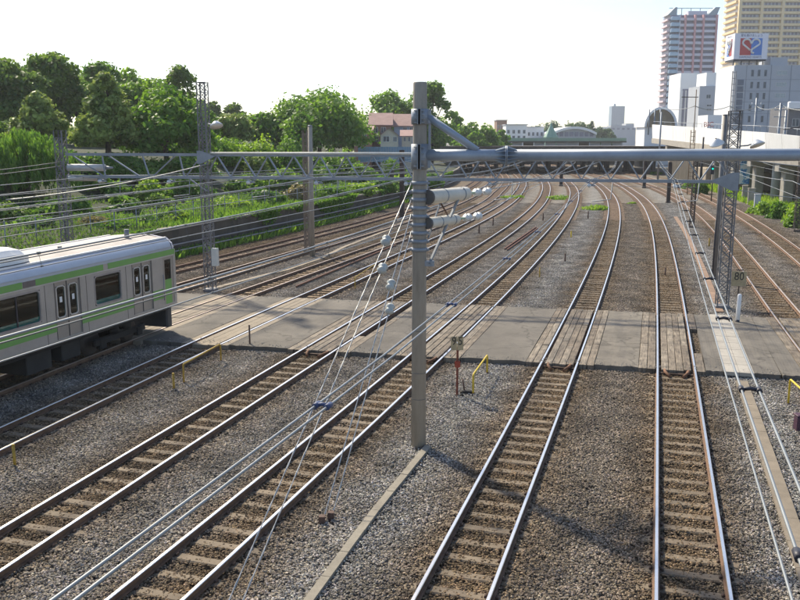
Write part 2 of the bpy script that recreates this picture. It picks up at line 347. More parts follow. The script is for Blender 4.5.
# ballast stones: one tile of loose stones laid out many times over the near yard
def stone_tile(seed, n=2300, size=2.0):
    r = np.random.default_rng(seed); V = []; F = []; T = []
    base = np.array([(1,0,0), (-1,0,0), (0,1,0), (0,-1,0), (0,0,1), (0,0,-1), (.6,.6,.55), (-.6,.55,.6), (.55,-.6,.55), (-.6,-.6,.5)], float)
    faces = [(6,0,2), (6,2,4), (6,4,0), (7,2,1), (7,4,2), (7,1,4), (8,3,0), (8,0,4), (8,4,3), (9,1,3), (9,3,4), (9,4,1), (0,5,2), (2,5,1), (1,5,3), (3,5,0)]
    for k in range(n):
        sc = r.uniform(.014, .031)*np.array([r.uniform(.8, 1.35), r.uniform(.8, 1.25), r.uniform(.6, 1.0)])
        v = base*r.uniform(.8, 1.15, (10, 1))*sc
        a, t = r.uniform(0, 6.28), r.uniform(-.6, .6); ca, sa, ct, st = math.cos(a), math.sin(a), math.cos(t), math.sin(t)
        v = v @ np.array([[1, 0, 0], [0, ct, -st], [0, st, ct]]).T @ np.array([[ca, -sa, 0], [sa, ca, 0], [0, 0, 1]]).T
        v += np.array([r.uniform(-size/2, size/2), r.uniform(-size/2, size/2), r.uniform(-.012, .014)])
        bI = len(V)*10; V.append(v); F += [tuple(bI+i for i in f) for f in faces]
        q = r.random(); w = r.uniform(.45, .8) if q < .33 else (r.uniform(.8, 1.3) if q < .88 else r.uniform(1.4, 2.1))
        c = (w*r.uniform(.97, 1.07), w, w*r.uniform(.9, 1.08), 1); T += [c]*10
    me = bpy.data.meshes.new('ballast_tile'); me.from_pydata(np.concatenate(V).tolist(), [], F); me.materials.append(stone_mat)
    at_ = me.color_attributes.new('tint', 'FLOAT_COLOR', 'POINT'); at_.data.foreach_set('color', np.array(T, np.float32).ravel()); me.update()
    return bpy.data.objects.new('ballast_tile', me)
tiles = bpy.data.collections.new('ballast_tiles')
for k in range(5): tiles.objects.link(stone_tile(100+k))
pts = []; rots = []; idx = []
for j in range(4, 50):
    for i in range(-30, 30):
        x, y = i*2.0+1, j*2.0+1
        if abs(x) > .48*(y+2)+2.5 or x < wall_x(y)+1 or x > tx('T1', y)+4: continue
        pts.append((x, y, -.168)); rots.append((0, 0, random.randrange(4)*math.pi/2)); idx.append(random.randrange(5))
pm = bpy.data.meshes.new('ballast_stones'); pm.from_pydata(pts, [], [])
a_ = pm.attributes.new('rot', 'FLOAT_VECTOR', 'POINT'); a_.data.foreach_set('vector', np.array(rots, np.float32).ravel())
a_ = pm.attributes.new('pick', 'INT', 'POINT'); a_.data.foreach_set('value', np.array(idx, np.int32))
bo = obj('ballast_stones', pm); tag(bo, 'loose grey and brown ballast stones covering the near trackbed', 'ballast', kind='stuff')
ng = bpy.data.node_groups.new('lay_stones', 'GeometryNodeTree')
ng.interface.new_socket('Geometry', in_out='INPUT', socket_type='NodeSocketGeometry'); ng.interface.new_socket('Geometry', in_out='OUTPUT', socket_type='NodeSocketGeometry')
gi, go = ng.nodes.new('NodeGroupInput'), ng.nodes.new('NodeGroupOutput'); ci = ng.nodes.new('GeometryNodeCollectionInfo'); ci.inputs['Collection'].default_value = tiles
ci.inputs['Separate Children'].default_value = True; ci.inputs['Reset Children'].default_value = True
iop = ng.nodes.new('GeometryNodeInstanceOnPoints'); iop.inputs['Pick Instance'].default_value = True
ar = ng.nodes.new('GeometryNodeInputNamedAttribute'); ar.data_type = 'FLOAT_VECTOR'; ar.inputs['Name'].default_value = 'rot'
ap = ng.nodes.new('GeometryNodeInputNamedAttribute'); ap.data_type = 'INT'; ap.inputs['Name'].default_value = 'pick'
ng.links.new(gi.outputs[0], iop.inputs['Points']); ng.links.new(ci.outputs[0], iop.inputs['Instance']); ng.links.new(ar.outputs['Attribute'], iop.inputs['Rotation']); ng.links.new(ap.outputs['Attribute'], iop.inputs['Instance Index']); ng.links.new(iop.outputs[0], go.inputs[0])
bo.modifiers.new('stones', 'NODES').node_group = ng

# ------------------------------------------------------------------ level crossing limits (d along the tracks, seen as two lines across)
def cross_near(x): return 27.85 - .218*x
def cross_far(x): return 37.3 - .222*x
def cross_span(t, off=0.0):                     # d where a line beside track t enters and leaves the road
    lo = hi = None
    for d in np.arange(18, 50, .05):
        q = toff(t, d, off); f = q.y
        if lo is None and f >= cross_near(q.x): lo = d
        if f <= cross_far(q.x): hi = d
    return lo, hi

# ------------------------------------------------------------------ railway tracks
TRACK_LABEL = {
 'T1': 'rightmost railway track, yellowish rails, beside the bushes and cabinets', 'T2': 'railway track just right of the lattice post with the 80 board',
 'T3': 'railway track running straight up the right third of the picture', 'T4': 'railway track in the middle, just right of the big concrete pole',
 'T5': 'railway track passing just left of the concrete pole foot', 'T6': 'railway track leaving the lower left edge, second left of the pole',
 'T7': 'railway track next to the train on its near side', 'T8': 'railway track that the silver and green train stands on',
 'T9': 'railway track directly behind the train', 'T10': 'leftmost railway track with rusty rails, below the embankment wall'}
prof = [(-.0325, -.012), (-.0325, -.04), (-.009, -.05), (-.009, -.118), (-.062, -.130), (-.062, -.142), (.062, -.142), (.062, -.130), (.009, -.118), (.009, -.05), (.0325, -.04), (.0325, -.012), (.024, 0), (-.024, 0)]
sl = MB()
_sx = [(-1.0, -.055), (-.80, -.012), (-.68, .008), (-.4, .004), (0, .0), (.4, .004), (.68, .008), (.80, -.012), (1.0, -.055)]; _v = []
for _x, _z in _sx: _v += [(_x, -.12, -.14), (_x, -.118, _z-.025), (_x, -.09, _z), (_x, .09, _z), (_x, .118, _z-.025), (_x, .12, -.14)]
sl.add(_v, [(6*i+j, 6*i+6+j, 6*i+7+j, 6*i+j+1) for i in range(8) for j in range(5)] + [tuple(range(6)), tuple(range(53, 47, -1))])
for sx in (-.566, .566):
    sl.bbox((sx, 0, .012), (.17, .17, .018), .004, 1)
    for k in (-1, 1): sl.bbox((sx+k*.095, 0, .026), (.05, .09, .05), .012, 1)
sleeper_me = sl.mesh('sleeper', [M_sleeper, M_clip]); M_sltan = mat('sleeper_tan', (.29, .205, .125), .85, var=.3, scale=1.7, c2=(.15, .10, .06), c2scale=2.4, c2lo=.5, c2hi=.75); sleeper_tan = sl.mesh('sleeper', [M_sltan, M_clip])
def rail_mesh(path, top):
    m = MB(); n = len(prof); b0 = 0
    for i, (c, u) in enumerate(path):
        r = Vector((u.y, -u.x, 0))
        for (a, z) in prof: m.v.append((c.x+r.x*a, c.y+r.y*a, c.z+z))
    for i in range(len(path)-1):
        for k in range(n):
            k2 = (k+1) % n; m.f.append([i*n+k, i*n+k2, (i+1)*n+k2, (i+1)*n+k]); m.m.append(1 if k in (n-2, n-3, n-1) else 0); m.sm.append(False)
    m.f.append(list(range(n))); m.m.append(0); m.sm.append(False)
    return m.mesh('rail', [M_railside, top])
START = {'T1': 30, 'T2': 20, 'T8': 12, 'T9': 26, 'T10': 30}
def inview(q, mg=.04):
    zc = q.y*CP - (q.z-CAM_H)*SP
    if zc < 1: return False
    return abs(q.x/zc) < .4706+mg and (q.y*SP + (q.z-CAM_H)*CP)/zc > -.353-mg
for t, _ in reversed(TRACK_U):
    d0 = START.get(t, 7); root = thing('railway_track', TRACK_LABEL[t], 'track', (tx(t, d0), d0, -.2), 0, 'railway tracks')
    inv = root.location.copy()
    ds = [d0]
    while ds[-1] < 258: ds.append(ds[-1] + (1.0 if ds[-1] < 40 else 2.0 if ds[-1] < 120 else 4.0))
    for s in (-1, 1):
        path = [(toff(t, d, s*.566) - inv, tdir(t, d)) for d in ds]
        obj('rail', rail_mesh(path, M_railold if t == 'T10' else M_railworn if t in ('T1', 'T2', 'T8', 'T9') else M_railtop), root)
    lo, hi = cross_span(t); d = d0; farm = MB(); cnt = 0; k = 0
    while d < 235:
        u = tdir(t, d)
        if not (lo-.25 < d < hi+.25):
            q = Vector((tx(t, d), d, -.149)); rz = math.atan2(-u.x, u.y) + random.uniform(-.012, .012)
            if d < 78:
                if inview(q):
                    o = obj('sleeper', sleeper_tan if t in ('T7', 'T8', 'T9', 'T10') and d > 38 else sleeper_me, root, q-inv + Vector((0, 0, random.uniform(-.012, .002))), rz); cnt += 1
            else: farm.box(q-inv-Vector((0, 0, .04)), (2.0, .235, .1), rz)
        d += .6*u.y
    farm.build('far_sleepers', mat('sleeper_dusty', (.23, .155, .10), .85, var=.25), root, kind='stuff')

# ------------------------------------------------------------------ level crossing road: asphalt bays, planks, trough covers
cr = bpy.data.objects.new('level_crossing_road', None); col.objects.link(cr); cr.location = (2, 31, 0); tag(cr, 'paved level crossing with asphalt bays and wooden planks across all tracks', kind='structure')
CL = cr.location.copy()
order = [t for t, _ in TRACK_U]
def bay(ta, oa, tb, ob, m, name='asphalt_bay', zt=-.012, n=10):
    mb = MB(); A = []; B = []
    for side, (t, o_) in ((0, (ta, oa)), (1, (tb, ob))):
        lo, hi = cross_span(t, o_)
        for k in range(n+1):
            q = toff(t, lo+(hi-lo)*k/n, o_); (A if side == 0 else B).append(q)
    jit = lambda k: random.uniform(-.06, .06) if k in (0, n) else 0
    nn = 8; rows = []
    for k in range(n+1):
        e = [jit(k) for _ in range(nn+1)]
        rows.append([A[k].lerp(B[k], i/nn) + Vector((0, e[i], zt + .008*math.sin(i*1.3+k*.9))) - CL for i in range(nn+1)])
    vv = [q for r in rows for q in r]; ff = []
    for k in range(n):
        for i in range(nn): a = k*(nn+1)+i; ff.append((a, a+1, a+nn+2, a+nn+1))
    nb = len(vv); ring = [i for i in range(nn+1)] + [k*(nn+1)+nn for k in range(1, n+1)] + [n*(nn+1)+i for i in range(nn-1, -1, -1)] + [k*(nn+1) for k in range(n-1, 0, -1)]
    vv += [vv[i]-Vector((0, 0, .24)) for i in ring]
    for i in range(len(ring)): j = (i+1) % len(ring); ff.append((ring[j], ring[i], nb+i, nb+j))
    mb.add(vv, ff); return mb.build(name, m, cr)
EDGE = {'T1': (1.0, .95), 'T2': (.95, .95), 'T3': (1.15, .88), 'T4': (1.08, 1.1), 'T5': (1.35, 1.15), 'T6': (1.1, 1.15), 'T7': (.9, .9), 'T8': (.95, .95), 'T9': (.95, .95), 'T10': (.95, .95)}
for i in range(len(order)-1):
    a, c = order[i], order[i+1]
    if a == 'T3':                                # pale trough covers lie in this bay
        bay(a, EDGE[a][1]+.012, a, 1.43, M_asphalt); bay(a, 2.32, a, 3.1, M_asphalt); bay(a, 3.115, c, -EDGE[c][0]-.012, M_asphalt, zt=-.02)
        lo, hi = cross_span('T3', 1.87); n = 9
        for k in range(n):
            d1, d2 = lo-.05+(hi-lo+.1)*k/n, lo-.05+(hi-lo+.1)*(k+1)/n - .025
            for s in (0, 1):
                p1, p2 = toff('T3', d1, 1.655+.435*s, -.05+random.uniform(-.004, .004)), toff('T3', d2, 1.655+.435*s, -.05)
                MB().bar(p1-CL, p2-CL, .425, .12).build('trough_cover', M_conc2, cr)
        continue
    bay(a, EDGE[a][1]+.012, c, -EDGE[c][0]-.012, {'T4': M_asph2, 'T6': M_asph3}.get(a, M_asphalt))
def plank(t, o_, d1, d2, w, m, dz, nm='plank'):
    mb = MB(); n = 3; vv = []
    for k in range(n+1):
        d = d1+(d2-d1)*k/n
        for (s, z) in ((-w/2, -.16), (-w/2, -.012), (-w/2+.012, 0), (w/2-.012, 0), (w/2, -.012), (w/2, -.16)):
            vv.append(toff(t, d, o_+s, z+dz) - CL)
    ff = [(k*6+i, k*6+i+1, k*6+7+i, k*6+6+i) for k in range(n) for i in range(5)] + [tuple(range(6)), tuple(range(n*6+5, n*6-1, -1))]
    return mb.add(vv, ff).build(nm, m, cr)
for t in order:
    lo, hi = cross_span(t); smooth = t in ('T7', 'T8', 'T9', 'T10')
    cols = []
    inner = (-.455, .455); n = 3 if smooth else 4; w = (inner[1]-inner[0])/n
    cols += [(inner[0]+w*(i+.5), w-.012, True) for i in range(n)]
    l, r = EDGE[t]
    for sgn, e in ((-1, l), (1, r)):
        room = e-.62; k = max(1, round(room/.24)); ww = room/k
        cols += [(sgn*(.62+ww*(i+.5)), ww-.012, False) for i in range(k)]
    for (o_, w, inn) in cols:
        lo2, hi2 = cross_span(t, o_)
        cuts = [lo2-.08+random.uniform(-.05, .05)]; L = hi2-lo2; nseg = 3 if not smooth else 2
        for k in range(1, nseg): cuts.append(lo2+L*k/nseg+random.uniform(-.7, .7))
        cuts.append(hi2+.08+random.uniform(-.05, .05))
        for k in range(nseg):
            if t == 'T3' and o_ > .6 and o_ < .8 and k == 1: continue      # a missing plank leaves a dark slot
            if t == 'T6' and .6 < o_ < .9 and k > 0: continue
            plank(t, o_, cuts[k], cuts[k+1]-.02, w, M_sand if smooth else random.choice(M_planks), -.014+random.uniform(-.014, .008))

for t in ('T3', 'T4', 'T5', 'T6'):               # flared check rails where the planks begin
    lo, hi = cross_span(t)
    for s_ in (-1, 1): MB().tube([toff(t, lo-.02, s_*.36, -.05)-CL, toff(t, lo-.22, s_*.33, -.06)-CL, toff(t, lo-.55, s_*.20, -.10)-CL], .05, 6).build('check_rail', mat('check_rust', (.19, .095, .05), .8, var=.2), cr)
    MB().bar(toff(t, lo-.16, -.5, -.15)-CL, toff(t, lo-.16, .5, -.15)-CL, .16, .10).build('gap_shade_bar', M_clip, cr)  # added dark bar, painted shade for the drop where the planks begin
rr_ = random.Random(3); ss = MB()              # stones carried onto the road along its edges
for k in range(900):
    x = rr_.uniform(-9, 15); e = abs(rr_.gauss(0, .35)); y = cross_near(x)+e+.03 if rr_.random() < .6 else cross_far(x)-e-.03; r0 = rr_.uniform(.012, .028); a0 = rr_.uniform(0, 6.28); q = [Vector((x+math.cos(a0+i*1.571)*r0*rr_.uniform(.7, 1.2), y+math.sin(a0+i*1.571)*r0*rr_.uniform(.7, 1.2), .002)) for i in range(4)]; tp_ = Vector((x, y, .002+r0*1.1))
    ss.add(q+[tp_], [(0, 1, 4), (1, 2, 4), (2, 3, 4), (3, 0, 4)])
tag(ss.build('spilled_stones', M_conc), 'small ballast stones spilled onto the crossing edges', 'stones', kind='stuff')
# cable troughs on the ballast
def trough(name, label, pts2, w, hgt, z, m, seg=1.0):
    root = thing(name, label, 'cable trough', (*pts2[0], z))
    P = [Vector((x, y, 0)) for x, y in pts2]; o0 = P[0]; acc = []
    for a, b_ in zip(P[:-1], P[1:]):
        L = (b_-a).length; n = max(1, int(L/seg))
        for k in range(n):
            acc.append((a.lerp(b_, k/n), a.lerp(b_, (k+.985)/n)))
    for i, (a, b_) in enumerate(acc):
        MB().bar(a-o0+Vector((0, 0, random.uniform(-.006, .006))), b_-o0+Vector((0, 0, random.uniform(-.006, .006))), w, hgt).build('cover', m, root)
    return root
q1, q2, q3 = gp(428, 447, -.15), gp(375, 512, -.15), gp(305, 607, -.15)
trough('cable_trough', 'narrow concrete cable trough running from the big pole foot towards the viewer', [(q1.x, q1.y), (q2.x, q2.y), (q3.x, q3.y)], .16, .10, -.15, mat('trough_grey', (.24, .215, .17), .9, var=.2, scale=3), .9)
tp = [toff('T3', d, 1.9) for d in (7, 12, 17, 22, 25.6)]
trough('cable_trough', 'brownish cable trough on the ballast below the wires right of the straight track', [(q.x, q.y) for q in tp], .34, .12, -.17, mat('trough_brown', (.21, .175, .13), .9, var=.22, scale=2), 1.0)
tp = [toff('T3', d, 2.0) for d in (36.2, 44, 52, 60, 70, 82)]
trough('cable_trough', 'rust stained cable trough beyond the crossing, left of the 80 board', [(q.x, q.y) for q in tp], .34, .12, -.17, mat('trough_rusty', (.25, .165, .11), .85, var=.25), 1.0)
tp = [gp(x, y, -.17) for x, y in ((206, 291), (240, 282), (262, 276), (285, 271), (320, 259), (345, 247), (394, 228), (440, 212))]
trough('cable_trough', 'winding tan cable trough between the tracks behind the train', [(q.x, q.y) for q in tp], .28, .1, -.17, M_sand, 1.3)

# ------------------------------------------------------------------ catenary gantry (lattice posts and truss beam)
def lattice(parent, w, z0, z1, m, x=0, y=0, step=None, name='lattice_post', thick=.05, loc=None):
    """four corner angles with X lacing; sub-parts of one post"""
    p = MB(); h = w/2
    for sx in (-1, 1):
        for sy in (-1, 1):
            p.box((x+sx*(h-thick/2), y+sy*h, (z0+z1)/2), (thick, .010, z1-z0)); p.box((x+sx*h, y+sy*(h-thick/2), (z0+z1)/2), (.010, thick, z1-z0))
    p.bbox((x, y, z0+.09), (w+.12, w+.12, .18), .02); p.box((x, y, z1+.005), (w+.03, w+.03, .012))
    post = p.build(name, m, parent, loc)
    l = MB(); step = step or w*.95; z = z0+.3; s = 1
    while z+step < z1:
        for f in (-1, 1):
            l.bar((x-s*h, y+f*h, z), (x+s*h, y+f*h, z+step), .035, .012, up=(0, 1, 0)); l.bar((x+f*h, y-s*h, z), (x+f*h, y+s*h, z+step), .012, .035)
            l.bar((x+s*h, y+f*(h-.012), z), (x-s*h, y+f*(h-.012), z+step), .035, .012, up=(0, 1, 0))
        for f in (-1, 1):
            l.bar((x-h, y+f*(h+.004), z+step), (x+h, y+f*(h+.004), z+step), .03, .012, up=(0, 1, 0))
        z += step; s = -s
    l.build('lacing', m, post); return post
def disc_insulator(mb, a, b_, r, n=3, m=0):
    a, b_ = Vector(a), Vector(b_); d = b_-a; L = d.length; M = Matrix.Translation(a) @ d.to_track_quat('Z', 'Y').to_matrix().to_4x4(); pr = [(.012, 0)]
    for k in range(n):
        z0 = L*(k+.15)/n; z1 = L*(k+.85)/n; pr += [(.02, z0), (r, z0+(z1-z0)*.25), (r*.95, z0+(z1-z0)*.5), (.025, z1)]
    pr.append((.012, L)); mb.lathe(pr, 12, M, m); return mb

gB = Vector((-9.25, 40.9, -.2)); gC = Vector((14.15, 36.7, -.2)); gdir = (gC-gB).normalized(); grz = math.atan2(gdir.y, gdir.x); glen = (gC-gB).length
G = thing('catenary_gantry', 'grey steel lattice gantry with long truss beam spanning the tracks behind the crossing', 'gantry', gB, grz)
pB = lattice(G, .44, 0, 9.95, M_lattice, 0, 0); pC = lattice(G, .50, 0, 8.5, M_lattice, glen, 0); pA = lattice(G, .44, 0, 7.75, M_lattice, -7.45, 0)
TZ0, TZ1 = 5.58, 6.58
beam = MB()
for z in (TZ0, TZ1): beam.bar((-7.2, -.02, z), (glen, -.02, z), .11, .07); beam.bar((-7.2, -.075, z+(.05 if z > 6 else -.05)), (glen, -.075, z+(.05 if z > 6 else -.05)), .012, .10)
tb = beam.build('truss_beam', M_galv, G)
nP = 19; w = glen/nP
dg1 = MB().bar((0, 0, TZ0), (w*.5, 0, TZ1), .05, .10, up=(0, 1, 0)).mesh('diagonal', M_galv); dg2 = MB().bar((0, 0, TZ1), (w*.5, 0, TZ0), .05, .10, up=(0, 1, 0)).mesh('diagonal', M_galv)
for k in range(nP): obj('diagonal', dg1, tb, (k*w, 0, 0)); obj('diagonal', dg2, tb, (k*w+w*.5, -.03, 0))
for (xa, za, xb, zb) in ((-6.9, TZ1, -5.3, TZ0), (-5.0, TZ1, -3.4, TZ0), (-3.2, TZ1, -2.9, TZ0), (-2.7, TZ0, -1.5, TZ1), (-1.3, TZ1, -1.1, TZ0), (-1.0, TZ0, -.2, TZ1), (-1.0, TZ0, .0, 4.9), (-5.3, TZ1, -5.2, TZ0)):
    MB().bar((xa, .02, za), (xb, .02, zb), .05, .08, up=(0, 1, 0)).build('diagonal', M_galv, tb)
MB().tube([(0.3, -.1, TZ1+.11), (8, -.1, TZ1+.12), (16, -.1, TZ1+.10), (glen-.3, -.1, TZ1+.11)], .05, 10).build('conduit', mat('conduit_pale', (.58, .57, .52), .5), tb)
def gusset(x, s, z, big=1.0):
    m_ = MB(); pl = [(x, z-.32*big), (x+s*.25*big, z-.30*big), (x+s*1.0*big, z+.06), (x+s*.25*big, z+.36*big), (x, z+.36*big)]
    m_.prism(pl if s > 0 else pl[::-1], -.27, -.255); return m_.build('gusset_plate', M_galv, G)
gusset(-.3, 1, TZ1-.1, .9); gusset(glen+.28, -1, TZ0-.05, 1.15)
MB().bbox((.34, -.1, 1.75), (.3, .26, .85), .02).build('switch_box', mat('box_paint', (.55, .55, .50), .6, var=.1), G)
def lampbox(parent, a, tip, hd):
    m_ = MB().tube([a, ((Vector(a)+Vector(tip))/2)+Vector((0, 0, -.05)), tip], .03, 8); ar = m_.build('lamp_arm', M_galv, parent)
    q = Vector(tip); M = Matrix.Translation(q) @ Matrix.Rotation(R(155), 4, Vector((.6*hd, .6, 0)).normalized())
    MB().lathe([(.05, -.12), (.13, -.08), (.30, .1), (.31, .14), (.0, .14)], 16, M).build('lamp_shade', mat('lamp_enamel', (.66, .67, .66), .35, .2), ar)
lampbox(G, (.25, -.1, 8.05), (.75, -.35, 8.05), 1); lampbox(G, (glen-.25, -.1, 7.1), (glen-.75, -.35, 7.25), -1); lampbox(G, (glen+.25, -.1, 7.05), (glen+.85, -.35, 7.2), 1)
SUPP = {}
for t, _ in TRACK_U:                            # where each track passes under the gantry
    d = 40.0
    for _k in range(30):
        s = (Vector((tx(t, d), d, 0))-gB).dot(gdir); d = gB.y + gdir.y*s
    SUPP[t] = (s, d)
    m_ = MB()
    if -7 < s < glen-.3:
        m_.bar((s-.42, 0, TZ0), (s, 0, TZ0-.22), .05, .05, up=(0, 1, 0)); m_.bar((s+.42, 0, TZ0), (s, 0, TZ0-.22), .05, .05, up=(0, 1, 0)); m_.box((s, 0, TZ0-.25), (.34, .1, .06))
        hg = m_.build('hanger', M_galv, G)
        for ya_ in (-.25, .02): disc_insulator(MB(), (s-.1, ya_, TZ0-.25), (s-.1, ya_+.23, TZ0-.25), .085, 2).build('insulator', M_porc, hg)
        MB().tube([(s+.9, 0, TZ0-.1), (s+.85, .0, TZ0-.85), (s+.05, 0, TZ0-.95)], .022, 6).build('steady_arm', M_galv, G)
for k, (zz, L_, rr) in enumerate(((5.98, 1.75, .17), (5.45, 1.3, .13))):        # tension tubes on the left post
    tn = MB().tube([(-7.1, -.1, zz), (-7.1+L_, .35, zz-.02)], rr, 14).build('tension_tube', mat('tension_grey', (.46, .46, .45), .5, .2), G)
    MB().tube([(-7.1+L_, .35, zz-.02), (-7.1+L_+.35, .45, zz-.02)], [.10, .04], 10).build('tube_end', M_galv, tn)

# ------------------------------------------------------------------ big concrete pole with pipe beam
P0 = gp(418.5, 447, -.2); prz = math.atan(-.09)
P = thing('catenary_pole', 'tall round concrete pole in the middle carrying a thick grey pipe beam', 'pole', P0, prz)
ptop = at(419, 82, P0.y).z - P0.z; pz = lambda py: at(419, py, P0.y).z - P0.z
MB().tube([(0, 0, -.3), (0, 0, ptop-.03), (0, 0, ptop)], [.178, .155, .14], 28).build('shaft', M_conc, P)
bz = pz(155.2); bd = Vector((1, 0, 0))
bm_ = MB().tube([(.12, 0, bz), (1.2, 0, bz), (1.93, 0, bz)], .132, 24); bpipe = bm_.build('beam_pipe', M_pipe, P)
MB().tube([(1.97, 0, bz), (8, 0, bz+.02), (17, 0, bz+.03)], .132, 24).build('beam_pipe', M_pipe, P)
fl = MB(); fl.tube([(1.925, 0, bz), (1.945, 0, bz)], .215, 24); fl.tube([(1.955, 0, bz), (1.975, 0, bz)], .215, 24)
for k in range(12):
    a = k*math.pi/6; c, s_ = math.cos(a), math.sin(a); u = Vector((0, c, s_))
    for sg in (-1, 1):
        q = Vector((1.95, 0, bz)); tri = [q+u*.13+Vector((sg*.02, 0, 0)), q+u*.205+Vector((sg*.03, 0, 0)), q+u*.13+Vector((sg*.25, 0, 0))]; nrm = Vector((0, -s_, c))*.006
        fl.add([v+nrm for v in tri]+[v-nrm for v in tri], [(0, 1, 2), (5, 4, 3), (0, 3, 4, 1), (1, 4, 5, 2), (2, 5, 3, 0)])
    fl.tube([(1.90, c*.185, bz+s_*.185), (2.0, c*.185, bz+s_*.185)], .014, 6)
fl.build('flange', M_pipe, bpipe)
MB().tube([(.16, 0, pz(116)), (1.30, 0, bz+.10)], .082, 16).build('brace_pipe', M_pipe, P)
for (ya, yb) in ((109, 124.5), (144, 169)):
    za, zb = pz(yb), pz(ya); c_ = MB(); c_.tube([(0, 0, za), (0, 0, zb)], .196, 28)
    for k in range(4):
        z = za+(zb-za)*(k+.5)/4
        for sx in (-.085, .085): c_.box((sx, -.21, z), (.07, .05, .022))
    c_.box((-.035, -.215, (za+zb)/2), (.018, .075, zb-za)); c_.box((.035, -.215, (za+zb)/2), (.018, .075, zb-za))
    c_.box((.20, 0, (za+zb)/2), (.10, .13, (zb-za)*.9)); cl = c_.build('clamp', M_galv, P)
    MB().box((0, -.199, (za+zb)/2), (.045, .012, (zb-za)*.96)).build('clamp_gap', mat('dark_gap', (.02, .02, .02), .8), cl)
MB().box((.22, .02, (pz(124.5)+bz)/2+.06), (.05, .10, pz(124.5)-bz-.1)).build('hanger_plate', M_galv, P)
for k in range(9):
    z = pz(183+k*8.3); c_ = MB().tube([(0, 0, z-.045), (0, 0, z+.045)], .184, 24); c_.box((.2, -.03, z), (.07, .03, .05)); c_.box((-.2, -.03, z), (.07, .03, .05)); c_.build('band', M_galv, P)
for zz in (330, 372, 398): MB().tube([(0, 0, pz(zz)-.006), (0, 0, pz(zz)+.006)], .1765, 24).build('band', M_wiredk, P)
tdv = Vector((.50, .86, 0))
for k, (py, L_, rr, off) in enumerate(((197, 1.75, .165, .2), (223, 1.30, .128, .2))):
    a = Vector((off, -.05, pz(py))); b_ = a+tdv*L_
    tn = MB().tube([a, a+tdv*.05, b_-tdv*.08, b_], [rr*.8, rr, rr, rr*.75], 20).build('tension_tube', M_tens, P)
    MB().tube([a-tdv*.05, a+tdv*.03], rr*1.03, 20).build('end_cap', mat('cap_dark', (.09, .085, .08), .6), tn)
    for f in (.35, .8): MB().tube([a+tdv*L_*f, a+tdv*(L_*f+.04)], rr*1.03, 20).build('tube_band', M_galv, tn)
    MB().tube([b_, b_+tdv*.35], [.05, .02], 8).build('tube_eye', mat('eye_green', (.30, .42, .30), .5), tn)
    for fi in (.35, .85): disc_insulator(MB(), b_+tdv*fi, b_+tdv*(fi+.27), .10, 2).build('insulator', M_porc, tn)
    MB().tube([b_+tdv*.3, b_+tdv*1.2], .012, 6).build('tension_rod', M_wire, tn)
a = Vector((.2, -.05, pz(197)))+tdv*1.55
lv = MB().bar(a+Vector((0, -.2, .15)), (.24, -.1, pz(263)), .05, .05); lv.build('link_bar', M_galv, P)
MB().bar(Vector((.2, 0, pz(205)))+tdv*.5, (.2, .0, pz(238)), .03, .03).build('link_bar', M_galv, P)
MB().bar(Vector((.2, 0, pz(203)))+tdv*.5, Vector((.2, 0, pz(220)))+tdv*.9, .03, .03).build('link_bar', M_brown, P)
MB().box((.24, -.05, pz(263)), (.22, .10, .12)).build('bracket', M_galv, P)

# guy wires of the pole
GUY = [(183, gp(205, 655, -.2), .18, 'topmost'), (200, gp(222, 650, -.2), .22, 'second'), (214, gp(322, 524, -.2), .26, 'third'), (232, gp(331, 520, -.2), .30, 'lowest')]
for py, an, f, nm in GUY:
    st = Vector((P0.x-.19, P0.y-.04, P0.z+pz(py))); gw = thing('guy_wire', f'twisted steel guy wire, {nm} of the four tied to the concrete pole', 'guy wire', an, 0, 'guy wires of the concrete pole')
    n = 40; mb = MB(); e1 = st-an
    side = e1.cross(Vector((0, 0, 1))).normalized(); up = side.cross(e1).normalized()
    for s_ in (0, math.pi):
        mb.tube([e1*(k/n) + (side*math.cos(k*2.1+s_)+up*math.sin(k*2.1+s_))*.008 for k in range(n+1)], .0085, 5)
    mb.build('strand', M_guy, gw)
    c = e1*(1-f); dn = e1.normalized(); M = Matrix.Translation(c) @ dn.to_track_quat('Z', 'Y').to_matrix().to_4x4()
    MB().lathe([(.0, -.13), (.06, -.12), (.11, -.06), (.08, -.015), (.08, .015), (.11, .06), (.06, .12), (0, .13)], 14, M).build('insulator', mat('insulator_grey', (.42, .44, .41), .35), gw)
    MB().box((0, 0, .02), (.12, .12, .3)).build('ground_anchor', M_brown, gw)

# ------------------------------------------------------------------ overhead lines, one per track
LINE_LABEL = {'T1': 'overhead wires above the rightmost track by the viaduct', 'T2': 'overhead wires above the track behind the 80 board', 'T3': 'triple pale wires with black spacers crossing the lower right corner',
 'T4': 'triple pale wires with blue clamps running down to the lower left corner', 'T5': 'overhead wires passing left of the concrete pole and in front of the train side',
 'T6': 'overhead wires just above the train roof in view', 'T7': 'overhead wires of the track beside the train, above the roof line', 'T8': 'overhead wires directly above the train track',
 'T9': 'overhead wires of the track behind the train', 'T10': 'overhead wires of the leftmost track near the embankment'}
LATERAL = {'T3': .0, 'T4': .0}
def line_pts(t, off, zf, d0, d1, step=1.0):
    out = []; d = d0
    while d <= d1+1e-6: q = toff(t, d, off); out.append(Vector((q.x, q.y, zf(d)))); d += step
    return out
NEAR = {'T1': 28, 'T2': 12, 'T3': -4, 'T4': -4, 'T5': -2, 'T6': 4, 'T7': 8, 'T8': 10, 'T9': 12, 'T10': 14}
